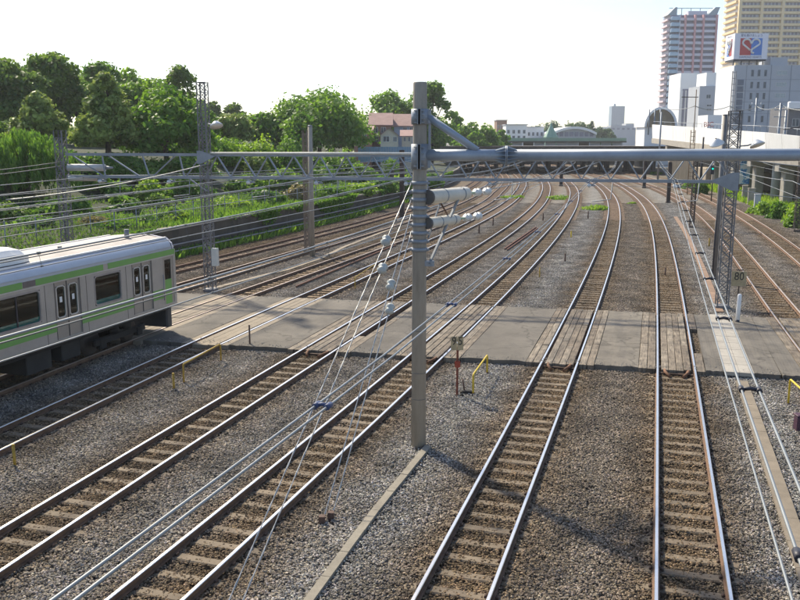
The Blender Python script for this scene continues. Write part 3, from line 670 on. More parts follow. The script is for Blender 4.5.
for t, _ in reversed(TRACK_U):
    dS = SUPP[t][1]; sup = [dS-48, dS, dS+42, dS+84, dS+126, dS+168]
    zc0 = 4.5 if t == 'T5' else 4.82
    def mess(d, sag=.45 if t == 'T5' else .34, top=5.2 if t == 'T5' else 5.4):
        for a, b_ in zip(sup[:-1], sup[1:]):
            if a <= d <= b_: f = (d-a)/(b_-a); return top - 4*sag*f*(1-f)
        return top
    d0, d1 = NEAR[t], min(sup[-1], 215); root = thing('overhead_line', LINE_LABEL[t], 'overhead wires', (tx(t, max(d0, 1)), max(d0, 1), 4.9), 0, 'overhead lines along the tracks'); o0 = root.location.copy()
    twin = t in ('T3', 'T4')
    def w_(name, pts_, r, m): return MB().tube([q-o0 for q in pts_], r, 6).build(name, m, root)
    if twin:
        lat = (lambda d: .42*max(0, min(1, (34-d)/26))) if t == 'T4' else (lambda d: -.08)
        hw = .048 if t == 'T4' else .068
        for s_ in (-hw, hw): w_('messenger_wire', [toff(t, d, lat(d)+s_, mess(d)) for d in np.arange(d0, d1, 1.0)], .0105, M_wire)
        if t == 'T3': w_('contact_wire', [toff(t, d, lat(d)-.15, mess(d)-.02) for d in np.arange(d0, d1, 1.0)], .008, M_wire)
        d = d0+2.0; k = 0
        while d < 75:
            z = mess(d); a, b_ = toff(t, d, lat(d)-hw), toff(t, d, lat(d)+hw); mb = MB()
            for e in (a, b_): e.z = z; mb.tube([e-o0-tdir(t, d)*.045, e-o0+tdir(t, d)*.045], .024, 8)
            mb.tube([a-o0, (a+b_)/2-o0+Vector((0, 0, .012)), b_-o0], .017, 8); mb.build('spacer', M_blue if t == 'T4' else M_black, root)
            d += 4.2 if t == 'T4' else 2.9; k += 1
    else:
        st = .15
        w_('messenger_wire', line_pts(t, 0, mess, d0, d1), .019 if t in ('T5', 'T6', 'T7') else .016, M_wire)
        if t in ('T5', 'T6', 'T7', 'T8'): w_('auxiliary_wire', line_pts(t, .10, lambda d: mess(d)-.03, d0, d1), .011, M_wiredk)
        w_('contact_wire', line_pts(t, .05, lambda d: zc0, d0, d1), .011, M_wire)
        d = d0+1.5
        while d < min(d1, 90):
            a = toff(t, d, 0); a.z = mess(d); b_ = toff(t, d, .05); b_.z = zc0
            mb = MB().tube([a-o0, b_-o0], .004, 4); mb.tube([a-o0-tdir(t, d)*.04, a-o0+tdir(t, d)*.04], .028, 6); mb.tube([b_-o0-tdir(t, d)*.03, b_-o0+tdir(t, d)*.03], .018, 6); mb.build('dropper', M_wiredk, root); d += 5.0
def free_wire(label, a, b_, sag, r, m, n=24):
    o = MB().tube([(b_-a)*(k/n) - Vector((0, 0, 4*sag*(k/n)*(1-k/n))) for k in range(n+1)], r, 6).build('feeder_wire', m, None, a); return tag(o, label, 'wire')
aL = Vector((gB.x, gB.y, 0))
def gpt(s, z, dy=0): return Vector((gB.x+gdir.x*s, gB.y+gdir.y*s+dy, z))
free_wire('high feeder wire tied to the far left lattice post, upper one', gpt(-7.5, 6.05), Vector((-24, 24, 5.9)), .4, .018, M_wiredk)
free_wire('high feeder wire tied to the far left lattice post, lower one', gpt(-7.5, 5.85), Vector((-24, 23, 5.7)), .4, .018, M_wiredk)
free_wire('thick sagging cable slanting from the tall left lattice post to the truss', gpt(.2, 6.0, -.3), gpt(-7.6, 4.6, -6), .2, .03, M_wire)
tw = P0+Vector((.2, -.05, pz(197)))+tdv*2.9
free_wire('tensioned wire from the upper tube on the concrete pole into the distance', tw, Vector((tx('T4', 84)-.5, 84, 5.6)), .25, .013, M_wire)
tw = P0+Vector((.2, -.05, pz(223)))+tdv*2.5
free_wire('tensioned wire from the lower tube on the concrete pole into the distance', tw, Vector((tx('T5', 84)+.6, 84, 5.0)), .2, .011, M_wire)
free_wire('thin span wire crossing above the far tracks between dark masts', Vector((tx('T5', 74)-4, 76, 3.3)), Vector((tx('T2', 70)-2, 70, 3.3)), .05, .016, M_wire)
free_wire('slack cable drooping from the right lattice post past the viaduct, upper', gpt(glen+.3, 6.3), Vector((34, 44, 5.2)), .3, .022, M_wire)
free_wire('slack cable drooping from the right lattice post past the viaduct, lower', gpt(glen+.3, 5.0), Vector((36, 60, 3.2)), .4, .018, M_wire)

# ------------------------------------------------------------------ other masts
def dark_mast(px, yb, yt, w, label, lat=True):
    q = gp(px, yb, -.2); hgt = at(px, yt, q.y).z - q.z; r_ = thing('catenary_mast', label, 'mast', q, grz, 'masts between the tracks')
    if lat: lattice(r_, w, 0, hgt, M_latrust)
    else:
        m_ = MB(); m_.box((0, 0, hgt/2), (w, .03, hgt)); m_.box((-w/2, 0, hgt/2), (.03, w, hgt)); m_.box((w/2, 0, hgt/2), (.03, w, hgt)); m_.bbox((0, 0, .1), (w+.15, w+.15, .2), .03); m_.build('post', M_latrust, r_)
    MB().bar((0, 0, hgt*.93), (-1.6, 0, hgt*.90), .05, .06).build('cross_arm', M_latrust, r_)
    return r_
dark_mast(691.5, 228, 150, .38, 'dark rusty lattice mast left of the round steel post')
dark_mast(668, 203, 162, .40, 'dark H section mast farther back behind the pale triple wires', False)
dark_mast(644, 188, 148, .45, 'dark H section mast in the distance near the track bend', False)
dark_mast(402, 218, 150, .40, 'brown mast half hidden behind the concrete pole', False)
dark_mast(561, 186, 160, .5, 'small dark mast between far curving tracks', False)
dark_mast(796, 232, 118, .42, 'lattice mast at the right edge standing in the bushes')
dark_mast(392, 203, 170, .4, 'brown mast below the bright green hedge', False)
q = gp(312.5, 257, -.2); r_ = thing('concrete_post', 'slender round concrete post standing left of centre behind the truss', 'pole', q)
hh = at(309, 126, q.y).z-q.z; MB().tube([(0, 0, -.2), (-.0, 0, hh)], [.17, .14], 18).build('shaft', M_conc, r_); MB().tube([(0, 0, hh), (0, 0, hh+.05)], [.16, .1], 18).build('cap', M_galv, r_)
MB().bar((0, 0, 4.9), (1.6, 0, 5.2), .05, .05).build('cross_arm', M_galv, r_)
q = q+Vector((-.55, 2.2, 0)); r_ = thing('catenary_mast', 'narrow rusty lattice mast right beside the slender concrete post', 'mast', q, grz, 'masts between the tracks'); lattice(r_, .34, 0, 7.9, mat('lattice_tan', (.22, .18, .14), .8, var=.2))
q = gp(714, 281, -.2); hh = at(718.5, 115, q.y).z-q.z; r_ = thing('steel_post', 'plain round steel post beside the lattice post with lamps', 'pole', q); MB().tube([(0, 0, -.2), (0, 0, hh)], .125, 18).build('shaft', mat('steel_grey', (.17, .165, .16), .6, .2, var=.2), r_); MB().tube([(0, 0, hh), (0, 0, hh+.03)], .14, 18).build('cap', M_galv, r_); MB().tube([(-.13, -.04, .1), (-.13, -.04, 3.2)], .035, 8).build('cable_duct', M_black, r_)
q = gp(711, 203, -.2); r_ = thing('railway_signal', 'small railway signal showing a green light under the truss right side', 'signal', q); hh = at(709, 167, q.y).z-q.z
MB().tube([(0, 0, 0), (0, 0, hh)], .07, 8).build('mast', M_black, r_); hd = MB().bbox((-.15, -.1, hh-.3), (.42, .25, 1.1), .05).build('signal_head', M_black, r_)
gm = bpy.data.materials.new('signal_green'); gm.use_nodes = True; e_ = gm.node_tree.nodes['Principled BSDF']; e_.inputs['Base Color'].default_value = (0, .5, .35, 1); e_.inputs['Emission Color'].default_value = (0, .9, .6, 1); e_.inputs['Emission Strength'].default_value = .9
MB().tube([(-.15, -.23, hh-.2), (-.15, -.27, hh-.2)], .10, 12).build('lens', gm, hd)

# ------------------------------------------------------------------ the train car
glass = bpy.data.materials.new('train_glass'); glass.use_nodes = True; N, L = nodes(glass); gl = N.new('ShaderNodeBsdfGlossy'); gl.inputs['Roughness'].default_value = .04; gl.inputs['Color'].default_value = (.75, .8, .8, 1)
tr = N.new('ShaderNodeBsdfTransparent'); tr.inputs['Color'].default_value = (.5, .58, .56, 1); fr = N.new('ShaderNodeFresnel'); fr.inputs['IOR'].default_value = 1.45; ms = N.new('ShaderNodeMixShader'); L.new(fr.outputs[0], ms.inputs[0]); L.new(tr.outputs[0], ms.inputs[1]); L.new(gl.outputs[0], ms.inputs[2]); L.new(ms.outputs[0], N['Material Output'].inputs['Surface'])
M_steel = mat('train_steel', (.41, .375, .335), .45, .25, var=.06, scale=2, c2=(.33, .30, .26), c2scale=.8, c2lo=.45, c2hi=.8)
M_door = mat('train_door', (.33, .295, .255), .45, .3, var=.06)
M_grn = mat('train_green', (.17, .36, .09), .45, var=.05)
M_roof = mat('train_roof', (.44, .40, .36), .75, var=.14, scale=1.2, c2=(.32, .29, .26), c2scale=.7)
M_cant = mat('train_cant', (.42, .45, .50), .4, .4, var=.06)
M_under = mat('underframe', (.02, .018, .016), .8, var=.3)
M_mask = mat('cab_mask', (.55, .53, .57), .4, var=.05)
M_teal = mat('seat_teal', (.08, .42, .42), .8)
M_int = mat('interior', (.34, .35, .33), .8)
car_f = Vector((tx('T8', 31.8)-.05, 31.8, 0)); car_r = Vector((tx('T8', 12.9)-.9, 12.9, 0)); cu = (car_f-car_r).normalized(); crz = math.atan2(cu.y, cu.x)
TC = thing('train_car', 'silver commuter train car with light green stripes entering from the left', 'train', car_f, crz)
LEN = 19.5; HW = 1.475
ZB, ZT = 1.08, 3.14
doors = [-2.15, -6.10, -10.05, -14.0]; DW = 1.14
win = [(-4.80, -3.38), (-9.15, -7.30), (-13.1, -11.1), (-18.0, -15.1)]
WZ0, WZ1 = 1.85, 2.82
def side_wall(sy):
    m_ = MB(); xs = sorted(set([-LEN, 0, -.86, -.16] + [v for d in doors for v in (d-DW/2, d+DW/2)] + [v for w_2 in win for v in w_2])); zs = [ZB, 1.17, WZ0, WZ1, 2.9, ZT]
    def hole(xm, zm):
        for d in doors:
            if abs(xm-d) < DW/2 and 1.17 < zm < 2.9: return True
        for a_, b2 in win:
            if a_ < xm < b2 and WZ0 < zm < WZ1: return True
        return -.86 < xm < -.16 and 1.17 < zm < 2.9
    for i in range(len(xs)-1):
        for j in range(len(zs)-1):
            if hole((xs[i]+xs[i+1])/2, (zs[j]+zs[j+1])/2): continue
            q_ = [(xs[i], sy*HW, zs[j]), (xs[i+1], sy*HW, zs[j]), (xs[i+1], sy*HW, zs[j+1]), (xs[i], sy*HW, zs[j+1])]
            m_.add(q_ if sy < 0 else q_[::-1], [(0, 1, 2, 3)])
    def reveal(x0, x1, z0, z1, dp=.06):
        a = sy*HW; b2 = sy*(HW-dp); c = [(x0, z0), (x1, z0), (x1, z1), (x0, z1)]
        m_.add([(x, a, z) for x, z in c]+[(x, b2, z) for x, z in c], [(i, (i+1) % 4, 4+(i+1) % 4, 4+i) for i in range(4)])
    for d in doors: reveal(d-DW/2, d+DW/2, 1.17, 2.9)
    for a_, b2 in win: reveal(a_, b2, WZ0, WZ1)
    reveal(-.86, -.16, 1.17, 2.9)
    return m_
def rrect(x0, x1, z0, z1, r, n=4):
    pts_ = []
    for cx, cz, a0 in ((x1-r, z1-r, 0), (x0+r, z1-r, 90), (x0+r, z0+r, 180), (x1-r, z0+r, 270)):
        for k in range(n+1): a = R(a0+90*k/n); pts_.append((cx+r*math.cos(a), cz+r*math.sin(a)))
    return pts_
def frame_mesh(x0, x1, z0, z1, r, bw, y0, y1, mb=None):    # rounded opening in a rectangular surround
    mb = mb or MB(); o_ = rrect(x0-bw, x1+bw, z0-bw, z1+bw, r+bw); i_ = rrect(x0, x1, z0, z1, r); n = len(o_)
    vv = [(x, y0, z) for x, z in o_]+[(x, y0, z) for x, z in i_]+[(x, y1, z) for x, z in i_]+[(x, y1, z) for x, z in o_]
    ff = []
    for k in range(n): k2 = (k+1) % n; ff += [(k, k2, n+k2, n+k), (n+k, n+k2, 2*n+k2, 2*n+k), (3*n+k2, 3*n+k, k, k2)]
    return mb.add(vv, ff)
side_wall(-1).build('side_wall', M_steel, TC); side_wall(1).build('side_wall', M_steel, TC)
sec = [(1.475, 3.14), (1.462, 3.22), (1.42, 3.36), (1.33, 3.47), (1.22, 3.535)]
cant = MB(); roof = MB()
for sy in (-1, 1):
    n = len(sec); vv = [(x, sy*y, z) for x in (-LEN, -.22) for y, z in sec] + [(0.0-.0, sy*(y-.12), z-.04) for y, z in sec]
    cant.add(vv, [(k, k+1, n+k+1, n+k) for k in range(n-1)] + [(n+k, n+k+1, 2*n+k+1, 2*n+k) for k in range(n-1)], 0, True)
cant.build('cantrail', M_cant, TC)
rs = [(-1.22, 3.535), (-.9, 3.60), (-.45, 3.64), (0, 3.655), (.45, 3.64), (.9, 3.60), (1.22, 3.535)]; xs_ = [-LEN, -12, -6, -.3, 0.02]
vv = [(x, y*(1 if x < 0 else .93), z-(0 if x < 0 else .05)) for x in xs_ for y, z in rs]; roof.add(vv, [(i*7+k, i*7+k+1, i*7+8+k, i*7+7+k) for i in range(len(xs_)-1) for k in range(6)], 0, True)
rf = roof.build('roof', M_roof, TC)
for sy in (-1, 1): MB().box((-LEN/2, sy*1.20, 3.565), (LEN-.3, .07, .05)).build('gutter', M_white, rf)
MB().tube([(-1.3, -.35, 3.60), (-1.3, -.35, 3.95)], [.09, .085], 12).build('antenna', mat('antenna_grey', (.17, .18, .19), .6), rf)
MB().tube([(-4.6, -.1, 3.64), (-4.6, -.1, 3.72)], .07, 10).build('antenna', mat('antenna_grey', (.17, .18, .19), .6), rf)
ac = MB(); pf = [(-1.05, 3.60), (-1.05, 3.86), (-.9, 4.0), (-.5, 4.07), (.5, 4.07), (.9, 4.0), (1.05, 3.86), (1.05, 3.60)]
n = len(pf); ring = lambda x, s_, dz: [(x, y*s_, 3.6+(z-3.6)*dz) for y, z in pf]
vv = ring(-11.6, .9, .8)+ring(-11.3, 1, 1)+ring(-7.75, 1, 1)+ring(-7.3, .97, .9)+ring(-7.0, .88, .55)
ac.add(vv, [(i*n+k, i*n+k+1, (i+1)*n+k+1, (i+1)*n+k) for i in range(4) for k in range(n-1)]+[tuple(range(4*n, 5*n)), tuple(range(n-1, -1, -1))], 0, False); ac.build('air_conditioner', M_white, TC)
en = MB(); outl = [(1.33, 1.08), (1.43, 1.5), (1.475, 1.9), (1.475, 3.14), (1.42, 3.36), (1.22, 3.535), (.6, 3.63), (0, 3.655)]; full = outl + [(-y, z) for y, z in outl[::-1][1:]]
n = len(full); vv = [(-.16, y, z) for y, z in full] + [(.02, y*.96, z-.01) for y, z in full] + [(.16, y*.82, 1.08+(z-1.08)*.97) for y, z in full]
en.add(vv, [((i+1)*n+k, (i+1)*n+(k+1) % n, i*n+(k+1) % n, i*n+k) for i in range(2) for k in range(n)] + [tuple(range(2*n, 3*n))], 0, False); en.build('cab_end', M_mask, TC)
MB().add([(-LEN, y, z) for y, z in full], [tuple(range(n))]).build('rear_wall', M_steel, TC)
for sy in (-1,):
    y0 = sy*(HW+.004)
    spans = [(-.90, -1.56), (-2.74, -5.51), (-6.69, -9.46), (-10.64, -13.41), (-14.59, -LEN)]
    for a_, b2 in spans: MB().box(((a_+b2)/2, y0, 1.60), (abs(b2-a_), .008, .35)).build('green_stripe', M_grn, TC)
    for a_, b2 in ((-.05, -4.05), (-4.30, -7.45), (-8.0, -LEN)): MB().box(((a_+b2)/2, y0, 3.05), (abs(b2-a_), .010, .19)).build('green_stripe', M_grn, TC)
    for xs2 in (-3.1, -5.2, -7.1, -9.3, -11.0, -13.2, -15.0): MB().box((xs2, y0+.001, 2.0), (.012, .006, 1.8)).build('panel_seam', mat('edge_dark', (.10, .085, .08), .6), TC)
    MB().box((-7.72, y0-.002, 3.05), (.5, .01, .17)).build('side_display', mat('display_grey', (.16, .13, .12), .5), TC)
    MB().box((-LEN/2, sy*(HW+.012), 3.235), (LEN-.2, .03, .025)).build('rain_strip', M_cant, TC)
    MB().box((-LEN/2, sy*(HW+.006), 2.93), (LEN-.3, .014, .022)).build('trim_strip', mat('trim', (.55, .53, .5), .4, .3), TC)
    for d in doors:
        for s_ in (-1, 1):
            xm = d+s_*DW/4; yo = sy*(HW-.03); lf = MB()
            wx0, wx1, wz0, wz1 = xm-.205, xm+.205, 1.80, 2.78
            lx0, lx1 = xm-DW/4+.006, xm+DW/4-.006
            for (xa, xb, za, zb) in ((lx0, wx0, 1.17, 2.9), (wx1, lx1, 1.17, 2.9), (wx0, wx1, 1.17, wz0), (wx0, wx1, wz1, 2.9)): lf.box(((xa+xb)/2, yo+.012, (za+zb)/2), (xb-xa, .024, zb-za))
            leaf = lf.build('door_leaf', M_door, TC)
            frame_mesh(wx0+.03, wx1-.03, wz0+.03, wz1-.03, .08, .035, yo-.012, yo+.02).build('window_frame', mat('trim', (.55, .53, .5), .4, .3), leaf)
            MB().box((xm, yo+.014, (wz0+wz1)/2), (.41, .006, wz1-wz0)).build('pane', glass, leaf); MB().box((xm, yo-.002, 2.36), (.11, .006, .17)).build('sticker', M_white, leaf)
    for d in doors:
        MB().box((d, sy*(HW-.028), 2.035), (.022, .03, 1.72)).build('door_seal', M_black, TC)
        for s_ in (-1, 1): MB().box((d+s_*(DW/2+.012), sy*(HW+.003), 2.035), (.022, .012, 1.74)).build('door_edge', mat('edge_dark', (.10, .085, .08), .6), TC)
    for a_, b2 in win:
        wf = frame_mesh(a_+.04, b2-.04, WZ0+.04, WZ1-.04, .10, .055, sy*(HW+.008), sy*(HW-.05)).build('window', mat('trim_dark', (.30, .28, .27), .4, .3), TC)
        MB().box(((a_+b2)/2, sy*(HW-.045), (WZ0+WZ1)/2), (b2-a_, .006, WZ1-WZ0)).build('pane', glass, wf)
        if b2-a_ > 1.7: MB().box((b2-.95, sy*(HW-.035), (WZ0+WZ1)/2), (.05, .02, WZ1-WZ0)).build('mullion', M_black, wf)
    yo = sy*(HW-.03); cd = MB()
    for (xa, xb, za, zb) in ((-.86, -.72, 1.17, 2.9), (-.30, -.16, 1.17, 2.9), (-.72, -.30, 2.80, 2.9)): cd.box(((xa+xb)/2, yo, (za+zb)/2), (xb-xa, .03, zb-za))
    cd = cd.build('crew_door', M_door, TC); MB().box((-.51, yo, 1.62), (.42, .03, .9)).build('door_panel', M_grn, cd); MB().box((-.51, yo+.01, 2.435), (.42, .006, .73)).build('pane', glass, cd)
    MB().tube([(-.92, sy*(HW+.05), 1.35), (-.92, sy*(HW+.05), 2.3)], .015, 6).build('grab_rail', M_galv, cd)
inn = MB(); inn.box((-LEN/2, 0, 1.15), (LEN-.3, 2.8, .06)); inn.build('floor', M_int, TC)
inn = MB(); inn.box((-LEN/2, 0, 3.05), (LEN-.3, 2.8, .04)); inn.build('ceiling', M_int, TC)
for (a_, b2) in win:
    for sy in (-1, 1): sm_ = MB(); sm_.bbox(((a_+b2)/2, sy*1.2, 1.5), (b2-a_+.6, .45, .1), .03); sm_.bbox(((a_+b2)/2, sy*1.38, 1.75), (b2-a_+.6, .1, .6), .03); sm_.build('bench', M_teal, TC)
MB().box((-.95, 0, 2.1), (.05, 2.8, 1.85)).build('cab_bulkhead', M_int, TC)
uf = MB(); uf.box((-LEN/2, 0, .98), (LEN-.4, 2.5, .2)); uf.build('underframe', M_under, TC)
for (xa, L_, hgt, wd) in ((-5.7, .9, .55, 2.3), (-7.1, 1.1, .62, 2.2), (-10.0, 1.6, .6, 2.4), (-12.5, 1.4, .6, 2.3)): MB().bbox((xa, 0, .9-hgt/2), (L_, wd, hgt), .03).build('equipment_box', mat('equip_box', (.035, .033, .03), .8, var=.2), TC)
wheel = MB(); wheel.lathe([(.0, -.065), (.36, -.065), (.43, -.05), (.44, .035), (.47, .045), (.47, .065), (.38, .07), (.12, .03), (0, .03)], 24)
wme = wheel.mesh('wheel', mat('wheel_steel', (.09, .075, .065), .6, .4))
for bx_ in (-2.95, -16.4):
    bg_ = MB()
    for sy in (-1, 1):
        bg_.bbox((bx_, sy*.98, .50), (2.9, .16, .22), .04); bg_.tube([(bx_-.35, sy*.98, .62), (bx_-.35, sy*.98, .92)], .2, 12); bg_.tube([(bx_+.35, sy*.98, .62), (bx_+.35, sy*.98, .92)], .2, 12)
        for k in (-1.05, 1.05): bg_.bbox((bx_+k, sy*.99, .42), (.34, .22, .34), .04)
    bg_.box((bx_, 0, .55), (.6, 2.0, .25)); bogie = bg_.build('bogie', M_under, TC)
    for k in (-1.05, 1.05):
        MB().tube([(bx_+k, -.6, .44), (bx_+k, .6, .44)], .08, 10).build('axle', M_under, bogie)
        for sy in (-1, 1):
            wo = obj('wheel', wme, bogie, (bx_+k, sy*.55, .44)); wo.rotation_euler = (math.pi/2*sy, 0, 0)
cp = MB(); cp.box((.15, 0, .88), (.7, .25, .25)); cp.box((.5, 0, .88), (.25, .32, .38)); cp.build('coupler', M_under, TC)
MB().bbox((-.05, 0, .55), (.35, 2.3, .75), .05).build('skirt', mat('skirt_grey', (.05, .05, .052), .6), TC)

# ------------------------------------------------------------------ yard furniture
def text_mesh(txt, size, extrude=.002, font=None):
    cu_ = bpy.data.curves.new('txt', 'FONT'); cu_.body = txt; cu_.size = size; cu_.extrude = extrude; cu_.align_x = 'CENTER'; cu_.align_y = 'CENTER'; cu_.resolution_u = 3
    o = bpy.data.objects.new('txt', cu_); col.objects.link(o); bpy.context.view_layer.update()
    me = bpy.data.meshes.new_from_object(o.evaluated_get(bpy.context.evaluated_depsgraph_get())); bpy.data.objects.remove(o); bpy.data.curves.remove(cu_); return me
def lettering(name, txt, size, m, parent, loc, rot=(math.pi/2, 0, 0), sx=1.0):
    me = text_mesh(txt, size); me.materials.clear(); me.materials.append(m); o = obj(name, me, parent, loc); o.rotation_euler = rot; o.scale = (sx, 1, 1); return o
q = gp(457, 396, -.2); zt = lambda py: at(457, py, q.y).z-q.z
S = thing('speed_board', 'weathered two plate board reading 95 on a red brown post', 'sign', q, .05)
MB().bbox((0, 0, .6), (.06, .05, 1.75), .008).build('post', M_redpost, S); MB().bbox((0, -.02, zt(364)), (.16, .05, .19), .02).build('clamp_box', mat('red_box', (.30, .05, .025), .6), S)
for s_, ch in ((-1, '9'), (1, '5')):
    pb = MB().bbox((s_*.092-.02, -.045, zt(343)), (.175, .018, .40), .006).build('plate', M_sign, S); lettering('numeral', ch, .34, M_ink, pb, (s_*.092-.02, -.057, zt(341)), sx=.8)
S2 = thing('point_lever', 'small dark track lever at the foot of the red brown post', 'lever', gp(466, 394, -.2)); MB().bbox((0, 0, .06), (.34, .22, .12), .03).build('base', M_under, S2); MB().tube([(-.05, 0, .1), (-.1, 0, .45)], .022, 8).build('handle', M_brown, S2)
q = gp(737, 309, -.2); S = thing('speed_board', 'weathered board reading 80 fixed beside the right lattice post', 'sign', q, -.15); zt = lambda py: at(737, py, q.y).z-q.z
MB().tube([(.0, 0, 0), (.0, 0, zt(272))], .03, 8).build('post', M_latrust, S); pb = MB().bbox((-.02, -.05, zt(278.5)), (.62, .02, .64), .01).build('plate', M_sign, S); lettering('numeral', '80', .5, M_ink, pb, (-.02, -.063, zt(276.5)), sx=.85); MB().box((.0, -.02, zt(270)), (.3, .03, .05)).build('plate_clamp', M_latrust, S)
q = gp(737, 325, -.15); hh = at(738, 294, q.y).z-q.z; S = thing('marker_post', 'short white concrete marker post on the right side of the crossing', 'post', q); MB().tube([(0, 0, -.1), (.02, 0, hh-.05), (.02, 0, hh)], [.085, .08, .05], 12).build('shaft', M_white, S); MB().tube([(0, 0, .0), (0, 0, .22)], .088, 12).build('dark_foot', M_black, S)
def hoop(pa, pb, h_, label, m, r=.028):
    a, b_ = gp(*pa, -.2), gp(*pb, -.2); S = thing('yellow_hoop_rail', label, 'handrail', a, 0, 'yellow hoop rails'); e = b_-a
    up = Vector((0, 0, h_)); k = e.normalized()*.06
    MB().tube([Vector((0, 0, -.1)), up-Vector((0, 0, .06)), up-Vector((0, 0, .02))+k*.4, up+k, e+up-k, e+up-Vector((0, 0, .02))-k*.4, e+up-Vector((0, 0, .06)), e+Vector((0, 0, -.1))], r, 8).build('bent_tube', m, S)
    MB().tube([(0, 0, 0), (0, 0, .06)], .05, 8).build('foot', M_brown, S); MB().tube([e, e+Vector((0, 0, .06))], .05, 8).build('foot', M_brown, S)
hoop((473, 395), (487, 374), .62, 'bright yellow bent tube rail right of the 95 board', M_yellow)
hoop((184, 384), (221, 362), .62, 'yellow bent tube rail beside the track in front of the train', M_yold)
hoop((355, 290), (374, 276), .62, 'worn yellow hoop rail beyond the crossing, left of the pole', M_yold)
hoop((788, 405), (815, 432), .75, 'yellow hoop rail cut off by the right edge', M_yellow)
def peg(px, py, h_, label, m, r=.035):
    S = thing('marker_peg', label, 'peg', gp(px, py, -.2), 0, 'small marker pegs by the rails'); MB().tube([(0, 0, -.1), (0, 0, h_)], r, 8).build('stake', m, S); MB().tube([(0, 0, h_), (0, 0, h_+.025)], [r*1.25, r*.8], 8).build('cap', m, S)
peg(15, 467, .52, 'yellow peg at the left edge beside the lowest train track', M_yold); peg(174, 390, .50, 'yellow peg just left of the bent tube rail by the train', M_yold)
peg(250, 349, .85, 'thin brown stake at the near edge of the crossing', M_brown, .03); peg(539.5, 278, .55, 'yellow topped stake between the middle tracks beyond the crossing', M_yold)
peg(571, 238, .5, 'small yellow peg in the ballast near the far bend', M_yellow, .05); peg(588, 219, .7, 'dark stake beside the green weed tuft', M_brown, .06); peg(543, 221, .7, 'dark stake between two far bends', M_brown, .06)
peg(665, 276, .45, 'dark little stake beyond the crossing by the straight track', M_brown, .04); peg(565, 262, .5, 'rusty stake in the brown ballast strip', M_brown, .05); peg(318+90, 245, .6, 'rusty stake just left of the concrete pole', M_brown, .05)
peg(493, 226, .7, 'rusty stake first of a row by the far track', M_brown, .055); peg(479, 234, .7, 'rusty stake second of a row by the far track', M_brown, .055); peg(709, 247, .6, 'yellow stake left of the plain steel post', M_yold, .05)
S = thing('relay_box', 'small dark maroon box at the right picture edge', 'box', gp(800, 431, -.2)); MB().bbox((0, 0, .2), (.28, .25, .42), .03).build('case', mat('maroon', (.07, .03, .05), .6), S); MB().bbox((0, 0, .43), (.31, .28, .04), .012).build('lid', mat('maroon', (.07, .03, .05), .6), S)
def spare_rail(pa, pb, label, n=1):
    a, b_ = gp(*pa, -.16), gp(*pb, -.16); root = thing('spare_rail', label, 'rail', a, 0, 'loose rails lying beside the tracks'); u = (b_-a).normalized(); obj('rail_bar', rail_mesh([(Vector((0, 0, .12)), u), ((b_-a)+Vector((0, 0, .12)), u)], mat('rail_red', (.19, .075, .045), .75, var=.25)), root)
spare_rail((296, 288), (396, 246), 'rusty red spare rail lying beside the track behind the crossing'); spare_rail((504.5, 250), (536, 228), 'short rusty rail lying in the ballast, left one'); spare_rail((507, 251), (538, 229), 'short rusty rail lying in the ballast, right one')

# ------------------------------------------------------------------ vegetation
def leaves(C, Rr, n, size, rng, tint, up=.35, aspect=.6):
    """n leaf quads spread through ellipsoidal clumps C (k,3) with radii Rr (k,3)"""
    k = len(C); w = (Rr.prod(1))**(2/3); idx = rng.choice(k, n, p=w/w.sum())
    d = rng.normal(size=(n, 3)); d /= np.linalg.norm(d, axis=1)[:, None]; rad = np.where(rng.random(n) < .12, rng.uniform(1.0, 1.4, n), rng.uniform(.25, 1, n)**.45)
    p = C[idx] + d*Rr[idx]*rad[:, None]
    nrm = d*.7 + rng.normal(size=(n, 3))*.55; nrm[:, 2] += up; nrm /= np.linalg.norm(nrm, axis=1)[:, None]
    t = np.cross(nrm, rng.normal(size=(n, 3))); t /= np.linalg.norm(t, axis=1)[:, None]; b_ = np.cross(nrm, t)
    s_ = size*rng.uniform(.6, 1.35, n)[:, None]
    V = np.stack([p-t*s_, p-b_*s_*aspect, p+t*s_, p+b_*s_*aspect], 1)
    tn = np.clip(tint[idx] + rng.normal(0, .18, n), 0, 1)
    return V, tn
def leaf_mesh(name, V, tn, m):
    n = len(V); me = bpy.data.meshes.new(name); me.vertices.add(n*4); me.vertices.foreach_set('co', V.reshape(-1).astype(np.float32)); me.loops.add(n*4); me.loops.foreach_set('vertex_index', np.arange(n*4, dtype=np.int32))
    me.polygons.add(n); me.polygons.foreach_set('loop_start', np.arange(0, n*4, 4, dtype=np.int32)); me.polygons.foreach_set('loop_total', np.full(n, 4, np.int32)); me.update(calc_edges=True)
    a = me.color_attributes.new('tint', 'FLOAT_COLOR', 'POINT'); c = np.repeat(tn, 4); a.data.foreach_set('color', np.stack([c, c, c, np.ones_like(c)], 1).astype(np.float32).ravel()); me.materials.append(m); return me
